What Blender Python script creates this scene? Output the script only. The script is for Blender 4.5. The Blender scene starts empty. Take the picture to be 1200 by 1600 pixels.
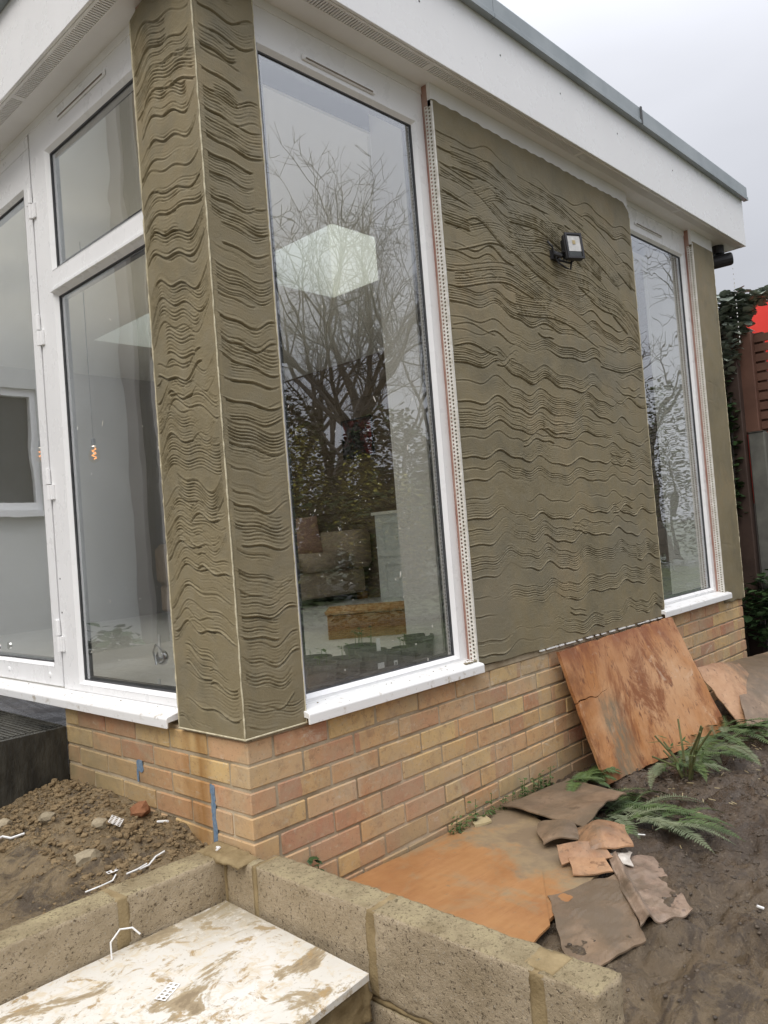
import bpy, bmesh, math, random
import numpy as np
from mathutils import Vector, Matrix, noise as mnoise
rad=math.radians
SC=bpy.context.scene; COL=SC.collection
random.seed(7); rng=np.random.default_rng(7)
# ---------------------------------------------------------------- camera
cam=bpy.data.objects.new('camera',bpy.data.cameras.new('camera')); COL.objects.link(cam); SC.camera=cam
def cam_axes(yaw,pitch,roll):
    y,p,r=map(rad,(yaw,pitch,roll))
    f=Vector((math.cos(p)*math.cos(y),math.cos(p)*math.sin(y),math.sin(p)))
    R=Vector((math.sin(y),-math.cos(y),0)); U=R.cross(f)
    return math.cos(r)*R+math.sin(r)*U, -math.sin(r)*R+math.cos(r)*U, f
R_,U_,F_=cam_axes(43.4636,1.8422,-4.5631)
m=Matrix.Identity(4)
for i in range(3): m[i][0]=R_[i]; m[i][1]=U_[i]; m[i][2]=-F_[i]
m[0][3],m[1][3],m[2][3]=-1.3908,-1.9553,.5637
cam.matrix_world=m
cam.data.sensor_fit='HORIZONTAL'; cam.data.sensor_width=36; cam.data.lens=36*1233.3/1200
cam.data.clip_start=.05; cam.data.clip_end=600
# ---------------------------------------------------------------- light
SUN_EL,SUN_AZ=52,200    # azimuth: direction the light comes from, degrees from +x
w=bpy.data.worlds.new('World'); SC.world=w; w.use_nodes=True
nt=w.node_tree; N=nt.nodes; L=nt.links; bg=N['Background']
sky=N.new('ShaderNodeTexSky'); sky.sky_type='NISHITA'; sky.sun_disc=False
sky.sun_elevation=rad(SUN_EL); sky.sun_rotation=rad(90-SUN_AZ); sky.dust_density=4; sky.air_density=1.2
tc=N.new('ShaderNodeTexCoord'); sx=N.new('ShaderNodeSeparateXYZ'); L.new(tc.outputs['Generated'],sx.inputs[0])
# overcast layer: brighter towards the zenith, with faint soft cloud banks
mr=N.new('ShaderNodeMapRange'); mr.inputs[1].default_value=0; mr.inputs[2].default_value=1; mr.inputs[3].default_value=5.7; mr.inputs[4].default_value=28.0
pw=N.new('ShaderNodeMath'); pw.operation='POWER'; pw.inputs[1].default_value=2.4; ab=N.new('ShaderNodeMath'); ab.operation='MAXIMUM'; ab.inputs[1].default_value=0; L.new(sx.outputs[2],ab.inputs[0]); L.new(ab.outputs[0],pw.inputs[0]); L.new(pw.outputs[0],mr.inputs[0])
mp=N.new('ShaderNodeMapping'); mp.inputs['Scale'].default_value=(1,1,3); L.new(tc.outputs['Generated'],mp.inputs[0])
nz=N.new('ShaderNodeTexNoise'); nz.inputs['Scale'].default_value=1.6; nz.inputs['Detail'].default_value=4; L.new(mp.outputs[0],nz.inputs[0])
mr2=N.new('ShaderNodeMapRange'); mr2.inputs[1].default_value=.3; mr2.inputs[2].default_value=.7; mr2.inputs[3].default_value=.90; mr2.inputs[4].default_value=1.10
L.new(nz.outputs[0],mr2.inputs[0])
mul=N.new('ShaderNodeMath'); mul.operation='MULTIPLY'; L.new(mr.outputs[0],mul.inputs[0]); L.new(mr2.outputs[0],mul.inputs[1])
vs=N.new('ShaderNodeVectorMath'); vs.operation='SCALE'; vs.inputs[0].default_value=(.965,.985,1.06); L.new(mul.outputs[0],vs.inputs['Scale'])
mx=N.new('ShaderNodeMix'); mx.data_type='RGBA'; mx.inputs[0].default_value=.93
L.new(sky.outputs[0],mx.inputs[6]); L.new(vs.outputs[0],mx.inputs[7]); L.new(mx.outputs[2],bg.inputs[0])
bg.inputs[1].default_value=.08
sl=bpy.data.lights.new('sun','SUN'); sl.energy=1.4; sl.angle=rad(35); sl.color=(1,.94,.85)
so=bpy.data.objects.new('sun',sl); COL.objects.link(so)
d=Vector((math.cos(rad(SUN_EL))*math.cos(rad(SUN_AZ)),math.cos(rad(SUN_EL))*math.sin(rad(SUN_AZ)),math.sin(rad(SUN_EL))))
so.rotation_euler=d.to_track_quat('Z','Y').to_euler()
vw=SC.view_settings; vw.view_transform='Standard'; vw.look='None'; vw.exposure=0.36; vw.gamma=1; vw.use_curve_mapping=False
try:
    SC.cycles.max_bounces=10; SC.cycles.diffuse_bounces=7; SC.cycles.transparent_max_bounces=16; SC.cycles.sample_clamp_indirect=6
except Exception: pass
# ---------------------------------------------------------------- materials
def srgb(c): return tuple(((x/255+.055)/1.055)**2.4 if x>10 else x/255/12.92 for x in c)
class NB:
    def __init__(s,name):
        s.m=bpy.data.materials.new(name); s.m.use_nodes=True; s.t=s.m.node_tree; s.n=s.t.nodes; s.l=s.t.links
        s.b=s.n['Principled BSDF']; s.geo=s.n.new('ShaderNodeNewGeometry'); s.pos=s.geo.outputs['Position']
    def noise(s,scale,detail=5,rough=.55,vec=None,stretch=None,dist=0):
        v=vec or s.pos
        if stretch:
            q=s.n.new('ShaderNodeMapping'); q.inputs['Scale'].default_value=stretch; s.l.new(v,q.inputs[0]); v=q.outputs[0]
        x=s.n.new('ShaderNodeTexNoise'); x.inputs['Scale'].default_value=scale; x.inputs['Detail'].default_value=detail
        x.inputs['Roughness'].default_value=rough; x.inputs['Distortion'].default_value=dist; s.l.new(v,x.inputs['Vector']); return x.outputs[0]
    def vor(s,scale,feature='F1',vec=None,stretch=None):
        v=vec or s.pos
        if stretch:
            q=s.n.new('ShaderNodeMapping'); q.inputs['Scale'].default_value=stretch; s.l.new(v,q.inputs[0]); v=q.outputs[0]
        x=s.n.new('ShaderNodeTexVoronoi'); x.feature=feature; x.inputs['Scale'].default_value=scale; s.l.new(v,x.inputs['Vector']); return x.outputs[0]
    def ramp(s,fac,stops):
        r=s.n.new('ShaderNodeValToRGB'); e=r.color_ramp.elements
        while len(e)<len(stops): e.new(.5)
        for el,(p,c) in zip(e,stops):
            el.position=p; el.color=(*c,1) if len(c)==3 else c
        s.l.new(fac,r.inputs[0]); return r.outputs[0]
    def rng(s,fac,a,b,c=0,d=1):
        r=s.n.new('ShaderNodeMapRange'); 
        for i,x in enumerate((a,b,c,d)): r.inputs[i+1].default_value=x
        s.l.new(fac,r.inputs[0]); return r.outputs[0]
    def mix(s,fac,a,b,mode='MIX'):
        x=s.n.new('ShaderNodeMix'); x.data_type='RGBA'; x.blend_type=mode
        for i,v in ((0,fac),(6,a),(7,b)):
            if isinstance(v,(int,float)): x.inputs[i].default_value=v
            elif isinstance(v,tuple): x.inputs[i].default_value=(*v,1)
            else: s.l.new(v,x.inputs[i])
        return x.outputs[2]
    def math(s,op,a,b=0):
        x=s.n.new('ShaderNodeMath'); x.operation=op
        for i,v in ((0,a),(1,b)):
            if isinstance(v,(int,float)): x.inputs[i].default_value=v
            else: s.l.new(v,x.inputs[i])
        return x.outputs[0]
    def out(s,col,rough=.7,bump=None,bs=.3,bd=.005,spec=.4,metal=0):
        for k,v in (('Base Color',col),('Roughness',rough),('Specular IOR Level',spec),('Metallic',metal)):
            if isinstance(v,tuple): s.b.inputs[k].default_value=(*v,1)
            elif isinstance(v,(int,float)): s.b.inputs[k].default_value=v
            else: s.l.new(v,s.b.inputs[k])
        if bump is not None:
            x=s.n.new('ShaderNodeBump'); x.inputs['Strength'].default_value=bs; x.inputs['Distance'].default_value=bd
            s.l.new(bump,x.inputs['Height']); s.l.new(x.outputs[0],s.b.inputs['Normal'])
        return s.m
def simple(name,c1,c2,scale=8,rough=.6,bs=.2,bscale=80,bd=.002,spec=.4,metal=0,stretch=None):
    b=NB(name); f=b.noise(scale,6,.6,stretch=stretch)
    return b.out(b.ramp(f,[(.32,c1),(.68,c2)]),rough,b.noise(bscale,4,.6,stretch=stretch),bs,bd,spec,metal)
M={}
# fresh wet basecoat
b=NB('wet_render'); f=b.noise(1.7,6,.6); f2=b.noise(14,5,.65)
c=b.ramp(f,[(.3,(.200,.168,.100)),(.52,(.245,.203,.119)),(.72,(.29,.228,.133))])
c=b.mix(b.rng(f2,.45,.75,0,.8),c,(.245,.215,.145)); c=b.mix(b.rng(b.noise(4,6,.65,dist=.4),.5,.68,0,.6),c,(.155,.138,.092)); c=b.mix(b.rng(b.noise(1.3,5,.6),.52,.66,0,.45),c,(.185,.175,.135))
c=b.mix(b.rng(b.noise(190,3,.7),.62,.74,0,.7),c,(.08,.07,.045)); c=b.mix(b.rng(b.noise(150,3,.7),.66,.76,0,.6),c,(.38,.34,.25))
M['render']=b.out(c,b.rng(b.noise(6),.3,.7,.5,.75),b.noise(160,6,.75),.7,.002,.35)
# brick
b=NB('brick_clay'); oi=b.n.new('ShaderNodeObjectInfo'); tcn=b.n.new('ShaderNodeTexCoord')
sep=b.n.new('ShaderNodeSeparateXYZ'); b.l.new(tcn.outputs['Generated'],sep.inputs[0])
r=oi.outputs['Random']; r2=b.math('FRACT',b.math('MULTIPLY',r,17.3)); r3=b.math('FRACT',b.math('MULTIPLY',r,91.7))
pal=[(0,(.64,.45,.21)),(.22,(.60,.41,.19)),(.40,(.58,.35,.175)),(.55,(.52,.27,.145)),(.70,(.43,.185,.115)),(.84,(.50,.25,.15)),(1,(.62,.43,.24))]
A=b.ramp(r,pal); B=b.ramp(r2,pal)
side=b.math('GREATER_THAN',b.math('ADD',sep.outputs[0],b.math('MULTIPLY',b.noise(18),.12)),b.math('ADD',r3,.1))
c=b.mix(b.math('MULTIPLY',side,.7),A,B)
c=b.mix(b.rng(b.noise(7,6,.7),.42,.66,0,.5),c,(.55,.39,.20))
c=b.mix(b.rng(b.noise(26,6,.7),.52,.72,0,.55),c,(.27,.14,.075))
c=b.mix(b.rng(b.noise(60,4,.65),.57,.7,0,.55),c,(.54,.46,.33)); c=b.mix(b.rng(b.noise(3.3,7,.75,dist=.6),.56,.66,0,.6),c,(.50,.42,.30))
c=b.mix(b.rng(b.noise(2.1,7,.75,dist=.8),.5,.64,0,.55),c,(.42,.33,.22)); c=b.mix(b.rng(b.noise(12,7,.75,dist=1),.57,.66,0,.6),c,(.33,.20,.115))
c=b.mix(b.rng(b.noise(5,8,.8,stretch=(1,1,3),dist=1),.58,.68,0,.8),c,(.64,.56,.44)); c=b.mix(b.rng(b.noise(1.2,5,.7),.48,.62,0,.4),c,(.46,.36,.24)); c=b.mix(b.rng(b.noise(90,4,.75),.60,.68,0,.7),c,(.20,.13,.08))
# weathering / splashed mud towards the ground on the left face
sp=b.n.new('ShaderNodeSeparateXYZ'); b.l.new(b.pos,sp.inputs[0])
wl=b.math('MULTIPLY',b.rng(sp.outputs[1],.25,1.0),b.rng(sp.outputs[2],-.02,-.2,.35,1))
c=b.mix(b.math('MULTIPLY',wl,b.rng(b.noise(6),.25,.7,.35,.95)),c,(.235,.19,.105))
wl=b.math('MULTIPLY',b.rng(sp.outputs[2],-.42,-.58),b.rng(b.noise(5),.3,.65,.15,.85)); c=b.mix(wl,c,(.27,.21,.12))
st=b.math('MULTIPLY',b.rng(sp.outputs[1],.19,.27),b.rng(sp.outputs[1],.43,.35)); c=b.mix(b.math('MULTIPLY',st,b.rng(b.noise(7,3,stretch=(1,1,.2)),.4,.6,0,.8)),c,(.30,.14,.035))
M['brick']=b.out(c,b.rng(b.noise(30),.3,.7,.6,.85),b.math('ADD',b.noise(55,6,.7),b.math('MULTIPLY',b.noise(350,3,.7),.4)),.55,.003,.3)
M['mortar']=simple('mortar_sand',(.24,.185,.115),(.56,.47,.34),5,.95,.7,180,.003,.1)
M['mortar_wet']=simple('mortar_wet',(.20,.145,.07),(.34,.26,.14),14,.85,.7,160,.004,.3)
# upvc with faint grime
b=NB('white_upvc'); c=b.ramp(b.noise(3,6,.65),[(.3,(.84,.84,.84)),(.7,(.88,.88,.88))]); c=b.mix(b.rng(b.noise(40,6,.7),.70,.76,0,.16),c,(.5,.48,.42))
M['upvc']=b.out(c,b.rng(b.noise(12),.3,.7,.22,.4),b.noise(5,2),.03,.002,.5)
M['soffit']=simple('white_soffit',(.80,.79,.78),(.88,.88,.87),3,.35,.05,30)
b=NB('white_sill'); c=b.mix(b.rng(b.noise(22,6,.7),.57,.7,0,.8),(.86,.86,.85),(.40,.34,.25)); c=b.mix(b.rng(b.noise(9,5,.7,stretch=(1,1,4)),.6,.75,0,.4),c,(.6,.58,.52))
M['sill']=b.out(c,.35,b.noise(60),.1,.002,.5)
M['bead']=simple('white_pvc_bead',(.60,.57,.50),(.82,.80,.75),30,.5)
M['bead_cream']=simple('cream_bead_nose',(.42,.37,.24),(.66,.60,.44),40,.6)
M['gasket']=simple('grey_gasket',(.06,.062,.065),(.10,.102,.105),20,.5)
M['reveal']=simple('reveal_brick_red',(.34,.17,.13),(.44,.30,.25),12,.9,.5)
M['trim']=simple('grey_roof_trim',(.25,.29,.31),(.36,.40,.42),5,.4,.15,60,.002,.5)
M['darkvoid']=simple('dark_slot',(.03,.03,.03),(.05,.05,.05))
M['white_int']=simple('interior_white_paint',(.80,.80,.76),(.85,.85,.81),2,.7)
M['grey_wall']=simple('interior_grey_paint',(.38,.375,.365),(.43,.425,.415),2,.8)
M['taupe']=simple('interior_taupe_cladding',(.17,.135,.105),(.23,.185,.145),3,.7)
M['floor_int']=simple('interior_pale_floor',(.60,.61,.61),(.70,.71,.71),3,.4)
M['sofa']=simple('beige_sofa_fabric',(.40,.33,.26),(.48,.40,.32),20,.95,.6,400,.002)
M['cushion']=simple('pink_cushion',(.42,.28,.24),(.5,.34,.30),20,.95,.6,400,.002)
M['greycab']=simple('pale_grey_cabinet',(.62,.66,.66),(.7,.74,.74),4,.5)
M['wicker']=simple('wicker',(.30,.16,.06),(.52,.32,.14),40,.7,.5,200)
M['pot']=simple('black_pot_plastic',(.10,.10,.095),(.15,.15,.14),15,.45)
M['soil']=simple('potting_soil',(.03,.02,.012),(.07,.045,.03),60,.95,.8,200)
M['seedling']=simple('seedling_green',(.06,.12,.03),(.11,.18,.05),20,.6)
M['whitelabel']=simple('white_label',(.7,.7,.68),(.8,.8,.78),20,.6)
M['barcode']=simple('barcode_black',(.03,.03,.03),(.05,.05,.05))
def glass(name,tint,f0,wav=.4):
    b=NB(name); b.n.remove(b.b)
    tr=b.n.new('ShaderNodeBsdfTransparent'); tr.inputs[0].default_value=(*tint,1)
    gl=b.n.new('ShaderNodeBsdfGlossy'); gl.inputs['Roughness'].default_value=.004; gl.inputs[0].default_value=(.95,.97,1,1)
    bm_=b.n.new('ShaderNodeBump'); bm_.inputs['Strength'].default_value=wav; bm_.inputs['Distance'].default_value=.004
    b.l.new(b.noise(2.2,2,.4,dist=.3),bm_.inputs['Height']); b.l.new(bm_.outputs[0],gl.inputs['Normal'])
    lw=b.n.new('ShaderNodeLayerWeight'); lw.inputs[0].default_value=.5
    p=b.math('POWER',lw.outputs['Facing'],3.2); f=b.rng(p,0,1,f0,1)
    mxx=b.n.new('ShaderNodeMixShader'); b.l.new(f,mxx.inputs[0]); b.l.new(tr.outputs[0],mxx.inputs[1]); b.l.new(gl.outputs[0],mxx.inputs[2])
    b.l.new(mxx.outputs[0],b.n['Material Output'].inputs[0]); return b.m
M['glass']=glass('window_glass',(.985,.99,.98),.185)
M['glass_sky']=glass('rooflight_glass',(.94,.98,.96),.04,0)
b=NB('amber_bulb_glass'); b.n.remove(b.b); tr=b.n.new('ShaderNodeBsdfTransparent'); tr.inputs[0].default_value=(.98,.90,.74,1); b.l.new(tr.outputs[0],b.n['Material Output'].inputs[0]); M['glass_bulb']=b.m
# blocks
b=NB('concrete_block'); c=b.ramp(b.noise(6,6,.65),[(.3,(.33,.262,.168)),(.7,(.49,.40,.278))])
v=b.vor(170); c=b.mix(b.rng(b.noise(105,4,.75),.56,.64,0,.85),c,(.075,.055,.035)); c=b.mix(b.rng(b.vor(90),.0,.25,.75,0),c,(.46,.42,.35))
sp=b.n.new('ShaderNodeSeparateXYZ'); b.l.new(b.geo.outputs['Normal'],sp.inputs[0])
c2=b.ramp(b.noise(9,6,.65),[(.3,(.22,.17,.095)),(.48,(.33,.27,.165)),(.68,(.44,.37,.22))]); c2=b.mix(b.rng(b.noise(110,4,.75),.54,.64,0,.85),c2,(.12,.095,.055))
c=b.mix(b.rng(sp.outputs[2],.5,.85),c,c2)   # upward faces take the yellower, darker tan
M['block']=b.out(c,.95,b.math('SUBTRACT',b.noise(110,6,.75),b.math('MULTIPLY',b.rng(b.vor(120),0,.3,1,0),.5)),1.0,.006,.15)
# muddy white board
b=NB('muddy_white_board'); c=b.mix(b.rng(b.noise(5,5,.6),.3,.7),(.62,.59,.52),(.72,.70,.65))
n1=b.noise(5.5,8,.68,stretch=(1,1.5,1),dist=.5); n2=b.noise(16,8,.72,dist=.8); n3=b.vor(34)
c=b.mix(b.rng(b.noise(24,8,.75,dist=1.2),.5,.62,0,.75),c,(.60,.50,.34))
c=b.mix(b.rng(n1,.53,.57,0,.95),c,(.33,.255,.15))
c=b.mix(b.rng(n1,.59,.64,0,.8),c,(.22,.165,.10))
c=b.mix(b.rng(n2,.56,.62,0,.9),c,(.36,.25,.12))
c=b.mix(b.rng(b.noise(60,5,.7),.63,.68,0,.9),c,(.3,.24,.16))
sp=b.n.new('ShaderNodeSeparateXYZ'); b.l.new(b.pos,sp.inputs[0])
ed=b.math('MULTIPLY',b.rng(b.math('ADD',sp.outputs[0],sp.outputs[1]),-.38,-.0),b.rng(b.noise(42,6,.75),.34,.50))
c=b.mix(b.math('MULTIPLY',ed,.95),c,(.30,.25,.16))
M['board']=b.out(c,b.rng(n1,.5,.6,.35,.85),n2,.3,.003,.4)
# leaning ply
def ply(name,base,light,dark,grain,mudc=None,mud=(.58,.7),st2=.8):
    b=NB(name); g=b.noise(18,6,.6,stretch=grain)
    c=b.mix(b.rng(g,.35,.7),base,light); c=b.mix(b.rng(b.noise(3.2,7,.68,dist=.4),.48,.66,0,.9),c,dark)
    c=b.mix(b.rng(b.noise(30,5,.7,stretch=grain),.58,.66,0,.7),c,tuple(x*.55 for x in dark))
    if mudc:
        c=b.mix(b.rng(b.noise(2.6,7,.7),*mud,0,st2),c,mudc); c=b.mix(b.rng(b.noise(40,5,.75),.64,.68,0,.8),c,mudc)
    return b.out(c,b.rng(b.noise(7),.3,.7,.35,.65),g,.25,.002,.45)
b=NB('wet_plywood'); g=b.noise(14,6,.6,stretch=(3,3,.35)); c=b.mix(b.rng(g,.35,.7),(.40,.17,.06),(.52,.25,.10))
c=b.mix(b.rng(b.noise(2.4,6,.65,dist=.5),.42,.62,0,.8),c,(.60,.36,.20)); c=b.mix(b.rng(b.noise(1.6,6,.65,dist=.5),.48,.62,0,.7),c,(.40,.165,.055)); c=b.mix(b.rng(b.noise(3.6,8,.74,stretch=(1.2,1.2,.6),dist=.9),.50,.60,0,.9),c,(.24,.085,.032)); c=b.mix(b.rng(b.noise(9,6,.7,dist=.5),.6,.68,0,.5),c,(.66,.50,.36))
c=b.mix(b.rng(b.noise(20,5,.7,stretch=(2.2,2.2,.5)),.58,.66,0,.8),c,(.14,.055,.03)); c=b.mix(b.rng(b.noise(48,4,.7),.66,.70,0,.9),c,(.12,.09,.06))
sp=b.n.new('ShaderNodeSeparateXYZ'); b.l.new(b.pos,sp.inputs[0])
top=b.math('MULTIPLY',b.rng(sp.outputs[2],-.14,-.02),b.rng(b.noise(9,6,.7),.35,.6)); c=b.mix(b.math('MULTIPLY',top,.8),c,(.24,.075,.03))
xl=b.math('ADD',sp.outputs[0],b.math('MULTIPLY',b.noise(6,4),.12)); band=b.math('MULTIPLY',b.rng(xl,1.93,1.98),b.rng(xl,2.16,2.06)); band=b.math('MULTIPLY',band,b.rng(sp.outputs[2],-.22,-.30)); c=b.mix(b.math('MULTIPLY',band,b.rng(b.noise(22,6,.7,stretch=(2,2,.5)),.35,.6,.2,.95)),c,(.20,.165,.11))
ex=b.rng(b.math('ADD',sp.outputs[0],b.math('MULTIPLY',b.noise(8,5),.2)),1.95,1.86); c=b.mix(b.math('MULTIPLY',ex,b.rng(b.noise(11,6,.7),.4,.6,.1,.7)),c,(.20,.08,.035))
M['ply_lean']=b.out(c,b.rng(b.noise(7),.3,.7,.3,.6),g,.3,.002,.5)
b=NB('orange_plywood'); g=b.noise(16,6,.6,stretch=(.4,3,1)); c=b.mix(b.rng(g,.35,.7),(.35,.175,.070),(.40,.21,.088)); c=b.mix(b.rng(b.noise(3,6,.7),.45,.65,0,.8),c,(.29,.13,.05)); c=b.mix(b.rng(b.noise(22,6,.7,stretch=(.3,2,1)),.56,.68,0,.6),c,(.26,.12,.05))
sp=b.n.new('ShaderNodeSeparateXYZ'); b.l.new(b.pos,sp.inputs[0])
md=b.math('ADD',b.rng(b.math('ADD',sp.outputs[0],b.math('MULTIPLY',sp.outputs[1],.15)),.35,.95,-.12,.45),b.rng(b.noise(2.6,8,.72,dist=.5),.3,.7,0,1))
c=b.mix(b.rng(md,.5,.82,0,.9),c,(.29,.225,.135)); c=b.mix(b.rng(b.math('ADD',md,b.rng(b.noise(9,7,.7),.3,.7,0,.5)),.95,1.25,0,.85),c,(.20,.15,.10))
c=b.mix(b.rng(b.noise(40,5,.75),.63,.67,0,.85),c,(.22,.17,.10))
M['ply_ground']=b.out(c,b.rng(b.noise(7),.3,.7,.3,.6),b.noise(30,6,.7),.3,.003,.5)
M['card']=ply('wet_cardboard',(.22,.15,.095),(.29,.205,.135),(.13,.085,.055),(1,1,1),(.14,.105,.07),(.42,.58),.95)
M['card_orange']=ply('orange_cardboard',(.38,.21,.11),(.46,.28,.16),(.22,.11,.055),(1,1,1),(.16,.115,.075),(.48,.62),.9)
M['card_scrap']=simple('pale_torn_paper',(.36,.31,.26),(.62,.58,.52),22,.8)
M['card_pink']=ply('pinkish_cardboard',(.26,.18,.13),(.36,.27,.20),(.16,.11,.08),(1,1,1),(.12,.09,.06),(.44,.58),.95)
# ground
b=NB('mud_ground'); sp=b.n.new('ShaderNodeSeparateXYZ'); b.l.new(b.pos,sp.inputs[0])
dk=b.ramp(b.noise(3.5,8,.7,dist=.5),[(.3,(.042,.030,.021)),(.5,(.078,.056,.038)),(.7,(.135,.098,.064))])
lt=b.ramp(b.noise(5,8,.72,dist=.4),[(.3,(.135,.097,.052)),(.55,(.205,.15,.082)),(.75,(.29,.22,.122))])
left=b.math('MULTIPLY',b.math('LESS_THAN',sp.outputs[0],.02),b.math('GREATER_THAN',sp.outputs[1],.1))
near=b.rng(b.math('SUBTRACT',sp.outputs[0],b.math('MULTIPLY',sp.outputs[1],-1.2)),.5,-1.1,0,.6)
c=b.mix(b.math('MAXIMUM',left,near),dk,lt)
c=b.mix(b.rng(b.noise(4.5,8,.75,stretch=(1,2.2,1),dist=1.2),.50,.60,0,.75),c,(.045,.032,.022)); c=b.mix(b.rng(b.noise(6,7,.7,stretch=(1,1.6,1),dist=1),.58,.68,0,.5),c,(.20,.15,.088))
c=b.mix(b.rng(b.noise(75,5,.75),.6,.68,0,.6),c,(.32,.26,.18)); c=b.mix(b.rng(b.noise(45,5,.75),.58,.7,0,.6),c,(.04,.03,.02))
far=b.rng(b.math('ADD',b.math('ABSOLUTE',sp.outputs[0]),b.math('ABSOLUTE',sp.outputs[1])),6.5,9); c=b.mix(far,c,b.ramp(b.noise(2,8,.7),[(.3,(.03,.045,.015)),(.7,(.07,.09,.03))]))
M['mud']=b.out(c,b.rng(b.noise(4,6,.6),.35,.62,.07,.5),b.math('ADD',b.noise(38,8,.72),b.math('MULTIPLY',b.noise(150,5,.7),.4)),.9,.012,.45)
M['clod']=simple('soil_clod',(.16,.112,.06),(.28,.205,.115),12,.9,1,90,.008,.2)
M['clod_dark']=simple('dark_debris',(.05,.038,.028),(.11,.085,.06),16,.6,.9,70,.006,.4)
M['stone']=simple('buff_stone',(.23,.19,.13),(.38,.32,.22),14,.85,.8,60,.006,.2)
M['redstone']=simple('red_brick_shard',(.20,.09,.045),(.3,.14,.07),14,.85,.8,60,.006,.2)
M['plastic']=simple('white_plastic',(.72,.72,.70),(.85,.85,.84),30,.4)
M['fern']=simple('fern_green',(.035,.065,.018),(.10,.145,.042),9,.55)
M['fern_grey']=simple('fern_greyed',(.09,.115,.06),(.17,.19,.105),9,.6)
M['leaf']=simple('dark_leaf',(.018,.042,.015),(.05,.09,.03),6,.4)
M['ivy']=simple('ivy_leaf',(.16,.19,.15),(.36,.40,.33),6,.4)
M['farleaf']=simple('far_evergreen_leaf',(.016,.028,.010),(.04,.06,.02),3,.95,0,80,.001,.05)
M['yellowleaf']=simple('yellow_green_leaf',(.15,.14,.025),(.28,.25,.05),3,.9,0,80,.001,.05)
M['bark']=simple('bark',(.035,.03,.026),(.08,.072,.062),6,.9,.8,40,.01)
M['stem']=simple('cut_stem',(.07,.09,.03),(.16,.15,.06),15,.7)
M['straw']=simple('straw',(.35,.28,.15),(.5,.42,.25),15,.8)
M['deck']=simple('black_deck_timber',(.012,.012,.010),(.065,.062,.050),16,.45,.9,60,.006,.5,stretch=(1,.5,.35))
M['fence']=simple('red_brown_fence',(.10,.048,.033),(.16,.08,.055),5,.6,.4,60)
M['fencedark']=simple('dark_brown_post',(.045,.028,.022),(.08,.05,.038),5,.6,.4,60)
M['concrete']=simple('grey_concrete_post',(.10,.10,.09),(.16,.16,.14),8,.8,.5,90)
M['red']=simple('red_sheet',(.80,.05,.04),(.88,.07,.05),2,.6)
M['blackmetal']=simple('black_metal',(.018,.018,.02),(.035,.035,.04),10,.45)
M['chrome']=simple('chrome',(.6,.6,.6),(.75,.75,.75),10,.2,metal=1)
M['led']=simple('pale_reflector',(.42,.42,.41),(.62,.62,.61),30,.25)
M['bluepaint']=simple('blue_marker_paint',(.10,.17,.27),(.22,.29,.36),90,.8,.5,150)
M['house']=simple('pale_house_render',(.62,.63,.61),(.70,.71,.69),1.5,.9,.5,120)
M['house_taupe']=simple('taupe_house_render',(.36,.34,.33),(.42,.40,.39),1.5,.9,.4,120)
M['tile']=simple('brown_roof_tile',(.10,.045,.035),(.17,.08,.06),9,.8)
M['darkglass']=simple('dark_window_glass',(.03,.035,.035),(.06,.065,.065),4,.08,0,.6)
M['roofdark']=simple('shed_roof_felt',(.05,.055,.05),(.10,.105,.10),8,.8)
b=NB('filament'); b.b.inputs['Emission Color'].default_value=(1,.33,.03,1); b.b.inputs['Emission Strength'].default_value=3; b.b.inputs['Base Color'].default_value=(0,0,0,1); b.b.inputs['Specular IOR Level'].default_value=0; b.b.inputs['Roughness'].default_value=1; M['filament']=b.m
M['art1']=ply('picture_print',(.03,.03,.035),(.06,.06,.07),(.35,.03,.03),(1,1,1))
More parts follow.
